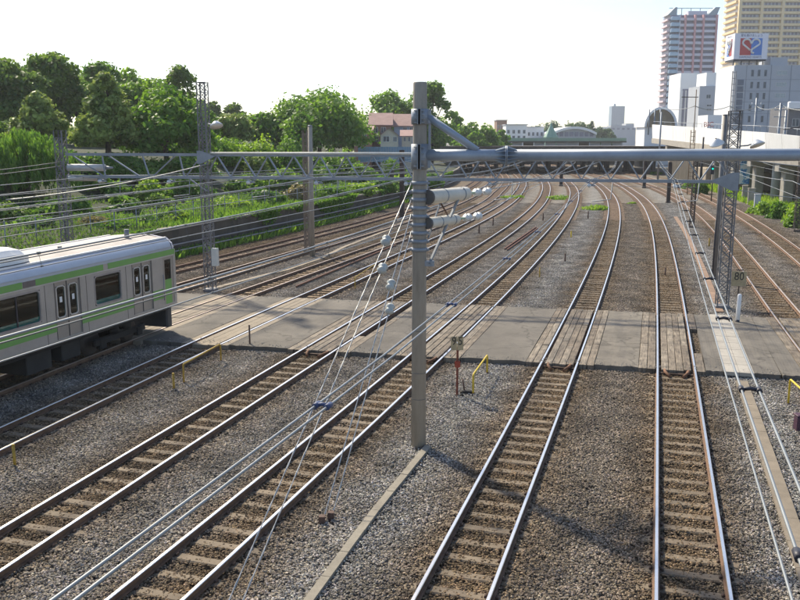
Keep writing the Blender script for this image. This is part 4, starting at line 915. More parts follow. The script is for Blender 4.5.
def make_crown(shape, w, h_, rng, n, size, m):
    """crown of width w and height h_, its foot at z=0"""
    if shape == 'round':
        k = 80; d = rng.normal(size=(k, 3)); d /= np.linalg.norm(d, axis=1)[:, None]; d[:, 2] = np.abs(d[:, 2])*1.15 - .28; r = rng.uniform(.4, .95, k)[:, None]
        C = d*r*np.array([w/2, w/2, h_*.62]); C[:, 2] += h_*.38; Rr = rng.uniform(.07, .19, (k, 1))*w*np.array([1, 1, .72])*rng.uniform(.8, 1.2, (k, 3))
    elif shape == 'cone':
        k = 120; f = rng.uniform(0, 1, k)**.95; a = rng.uniform(0, 6.28, k); r = (1-f)**.62*rng.uniform(.35, .95, k)*w/2
        r = np.where(f < .12, r*.85, r); C = np.stack([np.cos(a)*r, np.sin(a)*r, f*h_*.92+.03*h_], 1); Rr = np.clip((1-f)*.09+.05, .04, 1)[:, None]*w*np.array([1, 1, .62])*rng.uniform(.8, 1.25, (k, 3))
    elif shape == 'tall':
        k = 70; f = rng.uniform(.05, 1, k); a = rng.uniform(0, 6.28, k); r = np.sqrt(np.clip(1-(2*f-1.0)**2, .05, 1))*rng.uniform(.3, .85, k)*w/2; C = np.stack([np.cos(a)*r, np.sin(a)*r, f*h_*.9+.05*h_], 1); Rr = rng.uniform(.10, .2, (k, 1))*w*np.array([1, 1, .7])*rng.uniform(.8, 1.2, (k, 3))
    else:                                        # bush
        k = 26; d = rng.normal(size=(k, 3)); d /= np.linalg.norm(d, axis=1)[:, None]; d[:, 2] = np.abs(d[:, 2]); r = rng.uniform(.3, .82, k)[:, None]; C = d*r*np.array([w/2, w/2, h_*.8]); Rr = rng.uniform(.14, .27, (k, 1))*np.array([w, w, h_*1.1])*rng.uniform(.75, 1.2, (k, 3))
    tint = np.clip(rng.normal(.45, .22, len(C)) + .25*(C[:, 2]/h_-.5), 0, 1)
    V, tn = leaves(C, Rr, n, size, rng, tint); V[..., 2] = np.maximum(V[..., 2], -.1)
    return leaf_mesh('crown', V, tn, m), C
def trunk_mesh(hc, w, h_, C, rng, r):
    """tapered trunk up into the crown (crown foot at hc) with limbs to the clumps"""
    mb = MB(); top = hc+h_*.62; lean = rng.normal(0, .12, 2)
    path = [Vector((lean[0]*f*f*w*.3+rng.normal(0, .03)*w*.1, lean[1]*f*f*w*.3, -.4+(top+.4)*f)) for f in np.linspace(0, 1, 7)]; mb.tube(path, [r*1.25, r, r*.85, r*.7, r*.55, r*.38, r*.15], 8, 0)
    for i in rng.choice(len(C), min(11, len(C)), replace=False):
        c = Vector(C[i]) + Vector((0, 0, hc)); f = rng.uniform(.42, .85); st = path[0].lerp(path[-1], f); st = Vector((path[int(f*6)].x, path[int(f*6)].y, st.z)); st.z = min(st.z, c.z-.1)
        mid = st.lerp(c, .5)+Vector((0, 0, .08*(c-st).length)); mb.tube([st, mid, c], [r*.36, r*.24, r*.07], 6)
    return mb.mesh('trunk', M_bark)
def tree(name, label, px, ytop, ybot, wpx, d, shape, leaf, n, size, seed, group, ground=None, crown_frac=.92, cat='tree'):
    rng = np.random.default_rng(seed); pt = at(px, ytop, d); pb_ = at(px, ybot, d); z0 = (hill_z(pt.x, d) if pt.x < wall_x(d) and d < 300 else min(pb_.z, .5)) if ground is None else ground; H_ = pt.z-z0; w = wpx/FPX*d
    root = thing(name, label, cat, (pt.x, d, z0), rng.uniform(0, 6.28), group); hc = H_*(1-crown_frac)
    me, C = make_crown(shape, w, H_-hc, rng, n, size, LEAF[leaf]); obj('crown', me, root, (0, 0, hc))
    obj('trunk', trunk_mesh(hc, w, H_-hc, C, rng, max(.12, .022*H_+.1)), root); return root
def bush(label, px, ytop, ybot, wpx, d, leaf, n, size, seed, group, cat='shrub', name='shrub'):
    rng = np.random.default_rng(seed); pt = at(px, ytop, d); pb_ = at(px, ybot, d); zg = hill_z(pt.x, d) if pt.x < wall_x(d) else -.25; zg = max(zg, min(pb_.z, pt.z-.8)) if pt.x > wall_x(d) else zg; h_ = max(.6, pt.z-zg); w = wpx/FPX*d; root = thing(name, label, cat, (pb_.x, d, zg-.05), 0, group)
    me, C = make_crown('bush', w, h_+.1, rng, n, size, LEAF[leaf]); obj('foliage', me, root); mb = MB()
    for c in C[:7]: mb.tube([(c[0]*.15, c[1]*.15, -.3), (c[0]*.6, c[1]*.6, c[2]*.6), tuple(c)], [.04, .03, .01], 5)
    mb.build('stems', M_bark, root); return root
HT = 'trees on the hill left of the tracks'
tree('broadleaf_tree', 'tall dark green tree cut off by the left picture edge', 4, 47, 152, 78, 96, 'round', 'dark', 15000, .27, 1, HT)
tree('broadleaf_tree', 'very dark dense tree with yellowish top near the left edge', 50, 52, 150, 58, 104, 'tall', 'dark', 15000, .27, 2, HT, crown_frac=.9)
tree('broadleaf_tree', 'tall green tree behind the olive cone shaped tree, left of a pair', 96, 51, 145, 56, 128, 'round', 'mid', 10000, .33, 3, HT)
tree('broadleaf_tree', 'tall green tree behind the olive cone shaped tree, right of a pair', 132, 62, 145, 62, 130, 'round', 'mid', 10000, .33, 4, HT)
tree('conifer_tree', 'light olive rounded tree in front of the dark dense tree', 36, 91, 158, 68, 82, 'cone', 'olive', 13000, .22, 5, HT, crown_frac=.86)
tree('conifer_tree', 'olive cone shaped tree with visible dark trunk on the hill', 103, 70, 157, 72, 80, 'cone', 'olive', 15000, .21, 6, HT, crown_frac=.82)
tree('broadleaf_tree', 'broad bright green tree left of the tall lattice post', 163, 82, 156, 86, 84, 'round', 'bright', 16000, .23, 7, HT, crown_frac=.95)
tree('broadleaf_tree', 'airy dark tree rising just left of the tall lattice post', 179, 67, 145, 42, 118, 'tall', 'dark', 8000, .3, 8, HT)
tree('broadleaf_tree', 'small dark tree just right of the tall lattice post top', 212, 97, 135, 20, 190, 'round', 'dark', 3000, .4, 9, HT)
tree('broadleaf_tree', 'small rounded dark tree on the skyline between lattice post and round tree', 233, 99, 135, 27, 195, 'round', 'dark', 3500, .42, 10, HT)
tree('broadleaf_tree', 'wide dark green dome shaped tree left of the pink house', 318, 88, 143, 116, 128, 'round', 'mid', 22000, .30, 11, HT, crown_frac=.95)
tree('broadleaf_tree', 'medium tree left of the dome shaped tree', 262, 110, 140, 36, 124, 'round', 'mid', 6000, .28, 12, HT)
tree('broadleaf_tree', 'yellow green medium tree behind the ivy slope', 232, 111, 140, 40, 116, 'round', 'olive', 6000, .28, 13, HT)
tree('broadleaf_tree', 'large tree behind the pink house, left of the pole top', 392, 88, 150, 58, 205, 'round', 'mid', 9000, .45, 14, HT)
tree('broadleaf_tree', 'large dark tree directly right of the pole top', 432, 82, 152, 46, 195, 'tall', 'mid', 9000, .42, 15, HT, crown_frac=.95)
tree('broadleaf_tree', 'small round tree on the skyline right of the diagonal pipe', 457, 107, 140, 18, 240, 'round', 'mid', 3000, .45, 16, HT)
for i, (lb, px, yt, wp, d, lf) in enumerate((('background tree filling the gap between the leftmost trees', 28, 58, 60, 122, 'mid'), ('background tree behind the dark dense tree, right side', 74, 62, 50, 124, 'mid'), ('background tree behind the broad bright green tree, left side', 118, 72, 60, 118, 'bright'), ('background tree behind the broad bright green tree, right side', 150, 74, 60, 122, 'mid'), ('background tree just left of the tall lattice post', 192, 92, 44, 112, 'mid'), ('background tree right behind the tall lattice post', 208, 112, 40, 120, 'bright'), ('background tree between two small skyline trees', 246, 112, 40, 140, 'mid'), ('background tree left of the salmon house', 348, 112, 50, 150, 'dark'))):
    tree('broadleaf_tree', lb, px, yt, 150, wp, d, 'round', lf, 7000, .32, 500+i, HT, crown_frac=.97)
FT = 'trees behind the platform roof'
for i, (px, yt, wp, d) in enumerate(((469, 118, 30, 232), (487, 121, 30, 236), (500, 126, 22, 250), (478, 128, 24, 226))):
    tree('broadleaf_tree', f'{("first", "second", "third", "low front")[i]} rounded tree of the clump behind the brace pipe foot', px, yt, 143, wp, d, 'round', 'mid', 3500, .45, 20+i, FT, crown_frac=.95)
NAMES_FAR = ['far tree above the white block', 'far tree left of the green spire', 'far tree behind the green spire', 'far tree right of the green spire', 'far tree over the arched white roof', 'far pointed tree on the skyline', 'far tree near the distant tower, left', 'far tree nearest to the distant blue tower', 'low far tree at the end of the treeline']
for i, (px, yt, wp) in enumerate(((520, 122, 26), (537, 120, 24), (552, 118, 26), (568, 118, 26), (580, 118, 26), (592, 120, 16), (601, 124, 18), (609, 127, 16), (532, 126, 30))):
    tree('broadleaf_tree', NAMES_FAR[i], px, yt, 142, wp, 430+i*7, 'round' if i != 5 else 'cone', 'far', 2200, .75, 40+i, 'far treeline', crown_frac=.95)
# weeping willow
rng = np.random.default_rng(77); wl_pt = at(22, 130, 62); zb_ = hill_z(wl_pt.x, 62); hw_ = wl_pt.z-zb_; WR = thing('willow_tree', 'dark weeping willow with hanging branches at the left edge', 'tree', (wl_pt.x, 62, zb_), 0, HT)
Vs = []; Tn = []
for k in range(420):
    a = rng.uniform(0, 6.28); r = rng.uniform(.05, 1)**.6*3.5; x0, y0 = math.cos(a)*r, math.sin(a)*r*.8; zt_ = hw_*(1-.45*(r/3.5)**2)*rng.uniform(.72, 1.08); L_ = rng.uniform(.45, .95)*zt_; m_ = int(60*L_/hw_)+20
    f = rng.uniform(0, 1, m_); p = np.stack([x0*(1+.12*f)+rng.normal(0, .07, m_), y0*(1+.12*f)+rng.normal(0, .07, m_), zt_-f*L_], 1); nrm = rng.normal(size=(m_, 3)); nrm[:, 2] *= .3; nrm /= np.linalg.norm(nrm, axis=1)[:, None]
    t = np.tile([0, 0, 1.], (m_, 1))+rng.normal(0, .25, (m_, 3)); t /= np.linalg.norm(t, axis=1)[:, None]; b_ = np.cross(nrm, t); s_ = .17; Vs.append(np.stack([p-t*s_, p-b_*s_*.3, p+t*s_, p+b_*s_*.3], 1)); Tn.append(np.clip(rng.normal(.35+.3*(a > 2.2 and a < 4.2), .15, m_), 0, 1))
obj('crown', leaf_mesh('crown', np.concatenate(Vs), np.concatenate(Tn), LEAF['mid']), WR); obj('trunk', trunk_mesh(hw_*.4, 4, hw_*.5, rng.normal(0, 1, (9, 3))*np.array([1.4, 1.2, .4])+np.array([0, 0, hw_*.3]), rng, .25), WR)
SB = 'bushes on the embankment'
BL = [('bright yellow green ivy bush above the truss, left end', 222, 128, 158, 40, 98, 'lime', 5500), ('bright ivy mass above the truss between the lattice post and the slender post', 252, 122, 158, 50, 100, 'lime', 7000), ('green ivy mass left of the slender concrete post', 284, 122, 160, 46, 102, 'bright', 6500),
 ('tall leafy bush at the foot of the dome shaped tree', 291, 112, 140, 26, 108, 'bright', 4000), ('low olive bush on the ivy slope', 256, 138, 158, 28, 95, 'olive', 3000), ('green bush right of the slender concrete post', 326, 132, 152, 34, 108, 'bright', 4500), ('dark hedge below the pink house', 345, 140, 160, 40, 110, 'mid', 4500),
 ('bright green hedge bush below the truss, first from the left', 330, 182, 204, 34, 84, 'bright', 5500), ('bright green hedge bush below the truss, second from the left', 358, 176, 199, 34, 90, 'lime', 5500), ('bright green hedge bush below the truss, third from the left', 382, 172, 194, 32, 97, 'bright', 5500), ('bright green hedge bush half behind the concrete pole', 406, 168, 190, 34, 105, 'lime', 5000), ('green bush just right of the concrete pole under the truss', 432, 168, 186, 22, 116, 'bright', 4000),
 ('reedy yellow green bush above the wall right of the tall lattice post', 230, 196, 222, 40, 70, 'lime', 5500), ('leafy bush above the embankment wall by the guy wires', 266, 188, 215, 40, 75, 'bright', 5500), ('tangled bush above the wall left of the slender post', 296, 180, 208, 30, 80, 'dry', 4000),
 ('rounded green bush behind the fence above the train', 112, 170, 200, 36, 70, 'bright', 5000), ('yellowish bush behind the fence above the train cab', 150, 172, 204, 40, 71, 'lime', 5500), ('dark bush beside the tall lattice post foot', 185, 168, 205, 36, 74, 'mid', 5000), ('bush behind the far left lattice post', 85, 172, 204, 34, 69, 'mid', 4500), ('shrub under the broad bright green tree', 160, 150, 178, 60, 80, 'bright', 6000), ('shrub under the olive cone shaped tree', 112, 150, 178, 50, 80, 'mid', 5500), ('wild shrub under the light olive tree', 60, 152, 182, 44, 76, 'mid', 5000), ('shrub in shade behind the tall lattice post', 200, 150, 180, 40, 86, 'mid', 5000),
 ('low shrub in front of the fence over the train roof', 38, 222, 246, 40, 52, 'mid', 4500), ('yellow flowering weed bush in front of the fence', 96, 214, 240, 34, 55, 'dry', 3500), ('leafy weed bush in front of the fence', 112, 218, 240, 40, 55, 'bright', 4000), ('low weed bush near the wall cap by the cab', 172, 206, 228, 36, 60, 'lime', 3500), ('weed bush near the wall cap left of the cab', 146, 212, 232, 30, 58, 'bright', 3500)]
BL += [(f'shaded understory shrub below the hill trees, {w_} from the left', px, yt, 168, 46, d, lf, 4500) for w_, px, yt, d, lf in (('first', 4, 104, 110, 'mid'), ('second', 34, 112, 112, 'dark'), ('third', 64, 112, 112, 'mid'), ('fourth', 86, 116, 110, 'mid'), ('fifth', 122, 132, 100, 'mid'), ('sixth', 150, 136, 94, 'bright'), ('seventh', 180, 137, 96, 'mid'), ('eighth', 205, 134, 100, 'bright'), ('ninth', 232, 132, 112, 'mid'))]
BL += [(f'dense hillside shrub in front of the tree trunks, {w_} from the left', px, yt, 178, 52, d, lf, 5000) for w_, px, yt, d, lf in (('first', 66, 144, 74, 'mid'), ('second', 92, 147, 75, 'bright'), ('third', 132, 145, 77, 'mid'), ('fourth', 182, 143, 80, 'mid'))]
BL += [('dark bush below the willow, left', 8, 196, 232, 44, 54, 'dark', 5000), ('dark bush below the willow, right', 48, 194, 228, 40, 57, 'mid', 5000), ('dark green bush between fence and far left lattice post', 78, 196, 226, 34, 60, 'mid', 4500), ('dark leafy bush behind the fence right of the far left lattice post', 124, 190, 220, 36, 64, 'mid', 4500), ('shady bush behind the fence near the tall lattice post', 160, 190, 214, 34, 68, 'dark', 4500), ('shady bush right behind the tall lattice post', 206, 180, 210, 34, 75, 'mid', 4500), ('dark bush under the truss right of the tall lattice post', 244, 168, 196, 44, 84, 'mid', 4500), ('dark bush under the truss left of the slender post', 282, 162, 190, 44, 92, 'mid', 4500), ('dark bush under the truss right of the slender post', 322, 158, 182, 40, 100, 'mid', 4500), ('dark bush under the truss below the salmon house', 360, 156, 178, 40, 108, 'mid', 4500), ('dark bush under the truss left of the pole', 394, 154, 174, 36, 118, 'mid', 4500)]
for i, (lb, px, yt, yb, wp, d, lf, n) in enumerate(BL): bush(lb, px, yt, yb, wp, d, lf, int(n*.9), .13+.0011*d*.6, 200+i, SB)
RB = 'bushes by the viaduct'
for i, (lb, px, yt, yb, wp, d, lf, n) in enumerate([('bright green bush at the viaduct foot, left one', 764, 200, 216, 20, 84, 'lime', 3500), ('rounded dark green bush in the middle at the viaduct foot', 779, 198, 222, 22, 80, 'bright', 4500), ('bright bush at the foot of the right edge mast', 796, 196, 236, 30, 72, 'lime', 5500), ('low bright bush behind the right edge mast', 812, 190, 236, 40, 74, 'bright', 5000), ('weed bush below the cabinets', 754, 205, 217, 16, 86, 'lime', 2500),
   ('green bush seen under the truss right end', 700, 178, 197, 18, 118, 'bright', 3500), ('green bush left of the green signal', 688, 178, 192, 16, 130, 'bright', 3000), ('far bush at the right end of the bridge', 655, 172, 182, 14, 190, 'bright', 2500)]): bush(lb, px, yt, yb, wp, d, lf, n, .15, 300+i, RB)
for i, (lb, px, yb, wp, hh_) in enumerate([('bright weed tuft between tracks, leftmost of three', 512.5, 201, 16, .55), ('bright weed tuft between tracks, middle of three', 558, 202, 17, .6), ('bright weed tuft beside the middle track, largest of three', 597, 213, 21, .75), ('tiny weed tuft by the white ballast strip', 632, 207, 6, .3)]):
    q = gp(px, yb-3, -.2); rng = np.random.default_rng(400+i); w = wp/FPX*q.y; me, C = make_crown('bush', w*1.5, hh_, rng, 1500, .10, LEAF['lime']); r_ = thing('weed_tuft', lb, 'weeds', q, 0, 'weed tufts between the tracks'); obj('foliage', me, r_); MB().tube([(0, 0, -.05), (0, 0, hh_*.5)], .02, 5).build('stems', M_bark, r_)
# grass and weeds on the embankment and along its foot
rng = np.random.default_rng(5); Vs = []; Tn = []
def blades(n, fx, hmin, hmax, wd):
    P_ = np.array([fx() for _ in range(n)]); hh_ = rng.uniform(hmin, hmax, n); a = rng.uniform(0, 6.28, n); l = rng.normal(0, .35, (n, 2)); t = np.stack([np.cos(a), np.sin(a), np.zeros(n)], 1)*wd*rng.uniform(.6, 1.5, n)[:, None]
    tip = P_ + np.stack([l[:, 0]*hh_, l[:, 1]*hh_, hh_], 1); mid = (P_+tip)/2; Vs.append(np.stack([P_-t*.4, mid-t, tip, mid+t], 1)); Tn.append(np.clip(rng.normal(.5, .25, n), 0, 1))
def slope_pt():
    y = 56+70*rng.random()**1.2; s_ = .1+9*rng.random()**1.6; x = wall_x(y)-s_; return (x, y, hill_z(x, y)-.05)
def foot_pt():
    y = 42+70*rng.random(); x = wall_x(y)+.1+1.5*rng.random()**1.6; return (x, y, -.22)
def right_pt():
    y = 45+90*rng.random(); x = tx('T1', y)+3.2+5*rng.random()**1.2; return (x, y, -.22)
blades(16000, slope_pt, .15, .55, .06); blades(8000, foot_pt, .15, .65, .06)
tag(obj('embankment_grass', leaf_mesh('embankment_grass', np.concatenate(Vs), np.concatenate(Tn), LEAF['mid'])), 'long green grass on the embankment left of the tracks', 'grass', kind='stuff')
Vs = []; Tn = []; blades(9000, right_pt, .2, .8, .07); tag(obj('trackside_weeds', leaf_mesh('trackside_weeds', np.concatenate(Vs), np.concatenate(Tn), LEAF['lime'])), 'bright weeds along the right side below the viaduct', 'weeds', kind='stuff')

def ledge_pt():
    y = 34+34*rng.random(); s_ = .3+14*rng.random(); x = wall_x(y)-s_; return (x, y, hill_z(x, y)-.05)
Vs = []; Tn = []; blades(12000, ledge_pt, .1, .4, .05); tag(obj('ledge_weeds', leaf_mesh('ledge_weeds', np.concatenate(Vs), np.concatenate(Tn)*.5, LEAF['dark'])), 'dark low weeds on the ledge behind the train', 'weeds', kind='stuff')

# ------------------------------------------------------------------ embankment wall and fence on the left
y0_ = 22.0; W = thing('retaining_wall', 'stained concrete retaining wall, shade put into its dark colour, with pale cap below the grassy embankment', 'wall', (wall_x(y0_), y0_, -.3)); o0 = W.location.copy(); y = y0_
while y < 200:
    y2 = y+4.0; a, b_ = Vector((wall_x(y), y, 0)), Vector((wall_x(y2), y2, 0)); u = (b_-a).normalized()*.02
    MB().bar(a+u-o0+Vector((0, 0, .55)), b_-u-o0+Vector((0, 0, .55)), .3, 1.9).build('wall_panel', M_concdk, W)  # the face's shade is put into this dark concrete colour
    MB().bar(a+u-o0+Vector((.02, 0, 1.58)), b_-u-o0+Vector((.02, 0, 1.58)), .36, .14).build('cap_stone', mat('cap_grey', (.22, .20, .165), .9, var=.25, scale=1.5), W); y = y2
for s_ in (.55, .9):
    MB().tube([Vector((wall_x(y)+s_+.2, y, .25+.35*(s_ < .8)))-o0 for y in np.arange(46, 150, 3.0)], .05, 6).build('wall_pipe', mat('pipe_grey', (.26, .25, .25), .6), W)
rng = np.random.default_rng(61); yy = 40+110*rng.random(60000)**1.2; pat = np.sin(yy*.41)+np.sin(yy*.17+1)+.6*np.sin(yy*1.13+2); keep = pat+rng.normal(0, .5, 60000) > .35; yy = yy[keep][:16000]; n = len(yy)
xx = np.array([wall_x(v) for v in yy]); zz = 1.75-np.abs(rng.normal(0, .45, n))*np.clip((pat[keep][:n]+.6)/1.6, .3, 1.6); p = np.stack([xx+.22+rng.uniform(-.12, .22, n), yy, np.maximum(zz, -.1)], 1); nr = rng.normal(size=(n, 3)); nr[:, 0] += 1; nr /= np.linalg.norm(nr, axis=1)[:, None]; t = np.cross(nr, rng.normal(size=(n, 3))); t /= np.linalg.norm(t, axis=1)[:, None]; b_ = np.cross(nr, t); s_ = rng.uniform(.06, .16, n)[:, None]
tag(obj('wall_ivy', leaf_mesh('wall_ivy', np.stack([p-t*s_, p-b_*s_*.7, p+t*s_, p+b_*s_*.7], 1), np.clip(rng.normal(.4, .25, n), 0, 1), LEAF['bright'])), 'ivy and weeds hanging over the dark retaining wall', 'ivy', kind='stuff')
Fn = thing('wire_fence', 'grey wire mesh fence on the embankment above the train', 'fence', (wall_x(36)-3, 36, hill_z(wall_x(36)-3, 36))); o0 = Fn.location.copy(); prev = None
for y in np.arange(36, 96, 2.1):
    x = wall_x(y)-2.6; z = hill_z(x, y); MB().tube([(x-o0.x, y-o0.y, z-o0.z-.2), (x-o0.x, y-o0.y, z-o0.z+1.35)], .035, 6).build('fence_post', M_galv, Fn)
    c = Vector((x, y, z))-o0
    if prev is not None:
        m_ = MB()
        for k in range(7): m_.tube([prev+Vector((0, 0, .15+k*.19)), c+Vector((0, 0, .15+k*.19))], .009 if k < 6 else .02, 4)
        for f in np.linspace(0, 1, 9)[1:-1]: q_ = prev.lerp(c, f); m_.tube([q_+Vector((0, 0, .1)), q_+Vector((0, 0, 1.3))], .007, 4)
        m_.build('mesh_panel', M_wiredk, Fn)
    prev = c

# ------------------------------------------------------------------ houses and buildings
M_brick = mat('wall_salmon', (.42, .22, .16), .85, var=.12, scale=.8); M_tileroof = mat('roof_pinkish', (.36, .23, .20), .8, var=.15, scale=1.0, bump=.3, bscale=6); M_cream = mat('wall_cream', (.55, .50, .40), .85, var=.08)
M_bluewall = mat('wall_blue', (.30, .38, .48), .8, var=.08); M_win = mat('window_glass', (.05, .07, .10), .12, var=.1); M_wframe = mat('window_frame', (.6, .6, .58), .6, var=.05); M_hwall = mat('wall_brown', (.26, .17, .13), .85, var=.1)
def win_part(parent, x0, x1, z0, z1, y=-.02, m=None):
    fr_ = MB(); t = min(.07, (x1-x0)*.12)
    for (a_, b2, c, d_) in ((x0, x0+t, z0, z1), (x1-t, x1, z0, z1), (x0+t, x1-t, z0, z0+t), (x0+t, x1-t, z1-t, z1), ((x0+x1)/2-t/2, (x0+x1)/2+t/2, z0+t, z1-t)): fr_.box(((a_+b2)/2, y-.03, (c+d_)/2), (b2-a_, .08, d_-c))
    f = fr_.build('window', M_wframe, parent); MB().box(((x0+x1)/2, y, (z0+z1)/2), (x1-x0-.02, .04, z1-z0-.02)).build('pane', m or M_win, f); return f
def house(label, px0, px1, yr, ye, yb, d, dep, wallm, gable_front=False, wins=(), second=None):
    x0, x1 = at(px0, ye, d).x, at(px1, ye, d).x; ze, zr = at(px0, ye, d).z, at(px0, yr, d+(0 if gable_front else dep/2)).z; zg = hill_z((x0+x1)/2, d+dep/2) if (x0+x1)/2 < wall_x(d) else 0
    H_ = thing('house', label, 'house', ((x0+x1)/2, d, zg)); w = (x1-x0)/2; ze -= zg; zr -= zg
    wl_ = MB(); wl_.box((0, dep/2, ze/2-.2), (2*w, dep, ze+.4)); o_ = .35
    if gable_front:
        wl_.add([(-w, 0, ze), (w, 0, ze), (0, 0, zr), (-w, dep, ze), (w, dep, ze), (0, dep, zr)], [(0, 1, 2), (5, 4, 3), (0, 2, 5, 3), (1, 4, 5, 2)])
        rf_ = MB(); dz = .12
        for s_ in (-1, 1): rf_.add([(s_*(w+o_), -o_, ze-.35), (0, -o_, zr+.05), (0, dep+o_, zr+.05), (s_*(w+o_), dep+o_, ze-.35), (s_*(w+o_), -o_, ze-.35+dz), (0, -o_, zr+.05+dz), (0, dep+o_, zr+.05+dz), (s_*(w+o_), dep+o_, ze-.35+dz)], [(0, 1, 2, 3), (4, 7, 6, 5), (0, 4, 5, 1), (1, 5, 6, 2), (2, 6, 7, 3), (3, 7, 4, 0)])
    else:
        wl_.add([(-w, 0, ze), (-w, dep, ze), (-w, dep/2, zr), (w, 0, ze), (w, dep, ze), (w, dep/2, zr)], [(0, 1, 2), (5, 4, 3), (0, 2, 5, 3), (1, 4, 5, 2)])
        rf_ = MB(); dz = .14
        for (ya, yb2) in ((-o_, dep/2), (dep+o_, dep/2)): rf_.add([(-w-o_, ya, ze-.2), (w+o_, ya, ze-.2), (w+o_, yb2, zr+.05), (-w-o_, yb2, zr+.05), (-w-o_, ya, ze-.2+dz), (w+o_, ya, ze-.2+dz), (w+o_, yb2, zr+.05+dz), (-w-o_, yb2, zr+.05+dz)], [(0, 1, 2, 3), (4, 7, 6, 5), (0, 4, 5, 1), (1, 5, 6, 2), (2, 6, 7, 3), (3, 7, 4, 0)])
    wl_.build('wall', wallm, H_); rf_.build('roof', M_tileroof, H_)
    for (pa, pb2, ya, yb2) in wins:
        a_, b2 = at(pa, ya, d), at(pb2, yb2, d); win_part(H_, a_.x-(x0+x1)/2, b2.x-(x0+x1)/2, b2.z-zg, a_.z-zg)
    return H_
house('house with long pinkish roof right of the dome shaped tree', 370, 391, 114, 124.5, 148, 152, 8, M_hwall, False, [(373, 378, 127, 133), (381, 386, 127, 133), (373, 379, 136, 142)])
house('house with pinkish roof partly behind the pole', 394, 417, 115, 125.5, 148, 156, 8, M_bluewall, False, [(403, 407, 127, 132), (409.5, 413, 127, 132)])
house('small cream gabled house in front of the pink roofed houses', 380.5, 398, 128.5, 135, 148, 143, 7, M_cream, True, [(383, 389.5, 136, 142), (393, 397, 136.5, 142)])
house('low salmon pink apartment house at the edge of the dome shaped tree', 354, 371.5, 127, 130, 149, 145, 8, M_brick, False, [(356.5, 359.5, 132, 137), (363, 366.5, 132, 137), (356.5, 359.5, 140, 145), (363, 366.5, 140, 145)])
house('cream house half hidden by the pole', 402, 412, 131, 135.5, 148, 146, 6, M_cream, False, [(403.5, 406, 137, 141.5), (408, 410.5, 137, 141.5)])
BF = thing('board_fence', 'low blue board fence in front of the pink roofed houses', 'fence', at(358, 150.6, 138)); x0_ = BF.location.x; x1_ = at(414, 150, 138).x; n = 22; o0 = BF.location.copy()
for k in range(n):
    x = (x1_-x0_)*k/n; MB().box((x+(x1_-x0_)/n/2, 0, -.6), ((x1_-x0_)/n-.03, .05, 2.4)).build('board', mat('fence_blue', (.22, .34, .47), .7, var=.12), BF)

def facade_box(name, label, cat, px0, px1, ytop, d, dep, m, zb=-.4):
    x0, x1 = at(px0, ytop, d).x, at(px1, ytop, d).x; zt_ = at(px0, ytop, d).z; B_ = thing(name, label, cat, ((x0+x1)/2, d, zb)); w = x1-x0; hh_ = zt_-zb
    MB().box((0, dep/2, hh_/2), (w, dep, hh_)).build('wall', m, B_); return B_, w, hh_
# tower with red piers
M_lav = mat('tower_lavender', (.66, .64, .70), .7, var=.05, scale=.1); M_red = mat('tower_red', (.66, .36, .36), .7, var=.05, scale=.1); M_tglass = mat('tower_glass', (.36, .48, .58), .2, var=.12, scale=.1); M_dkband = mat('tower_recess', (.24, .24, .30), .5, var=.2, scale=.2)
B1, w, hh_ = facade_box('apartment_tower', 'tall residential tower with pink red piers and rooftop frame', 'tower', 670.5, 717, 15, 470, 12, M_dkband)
nf = 24; fh = hh_/nf
bal = MB().box((0, 0, 0), (w*.80, 1.5, fh*.45)).mesh('balcony', M_lav); sbal = MB().box((0, 0, 0), (1.1, 11, fh*.30)).mesh('side_balcony', mat('tower_pink', (.74, .60, .62), .7, var=.05, scale=.1)); bay_ = MB().bbox((0, 0, 0), (w*.19, 2.2, fh*.62), .3).mesh('glass_bay', M_tglass)
for k in range(nf):
    z = fh*(k+.25)
    if z > 12: obj('balcony', bal, B1, (w*.10, -.75, z)); obj('side_balcony', sbal, B1, (-w/2-.8, 6, z)); obj('glass_bay', bay_, B1, (-w*.40, -1.0, z+fh*.12))
for f in (.31, .52, .70, .985): MB().box((-w/2+w*f, -1.0, hh_/2), (.9, 2.3, hh_)).build('pier', M_red, B1)
MB().box((-w*.305, -.9, hh_/2), (.35, 1.9, hh_)).build('pier', M_lav, B1)
rfm = MB(); M_rf = mat('roof_frame', (.33, .39, .42), .6)
for (xa, xb) in ((-w*.5, -w*.36), (w*.30, w*.5)):
    s_ = 1 if xa < 0 else -1; rfm = MB(); rfm.prism([(xa-(1.5 if s_ > 0 else 0), 0), (xb, 0), (xb+(1.5 if s_ < 0 else 0), 4), (xa+(2.5 if s_ > 0 else 4), 4)], 0, 10); rfm.build('roof_fin', M_rf, B1, (0, 0, hh_))
MB().box((0, 5, 4.1), (w*.95, .4, .35)).build('roof_rail', M_rf, B1, (0, 0, hh_))
for f in (-.2, 0, .2): MB().box((w*f, 5, 2), (.35, .4, 4)).build('roof_post', M_rf, B1, (0, 0, hh_))
MB().box((w*.12, 5, 1.2), (w*.4, 5, 2.4)).build('plant_room', M_lav, B1, (0, 0, hh_))
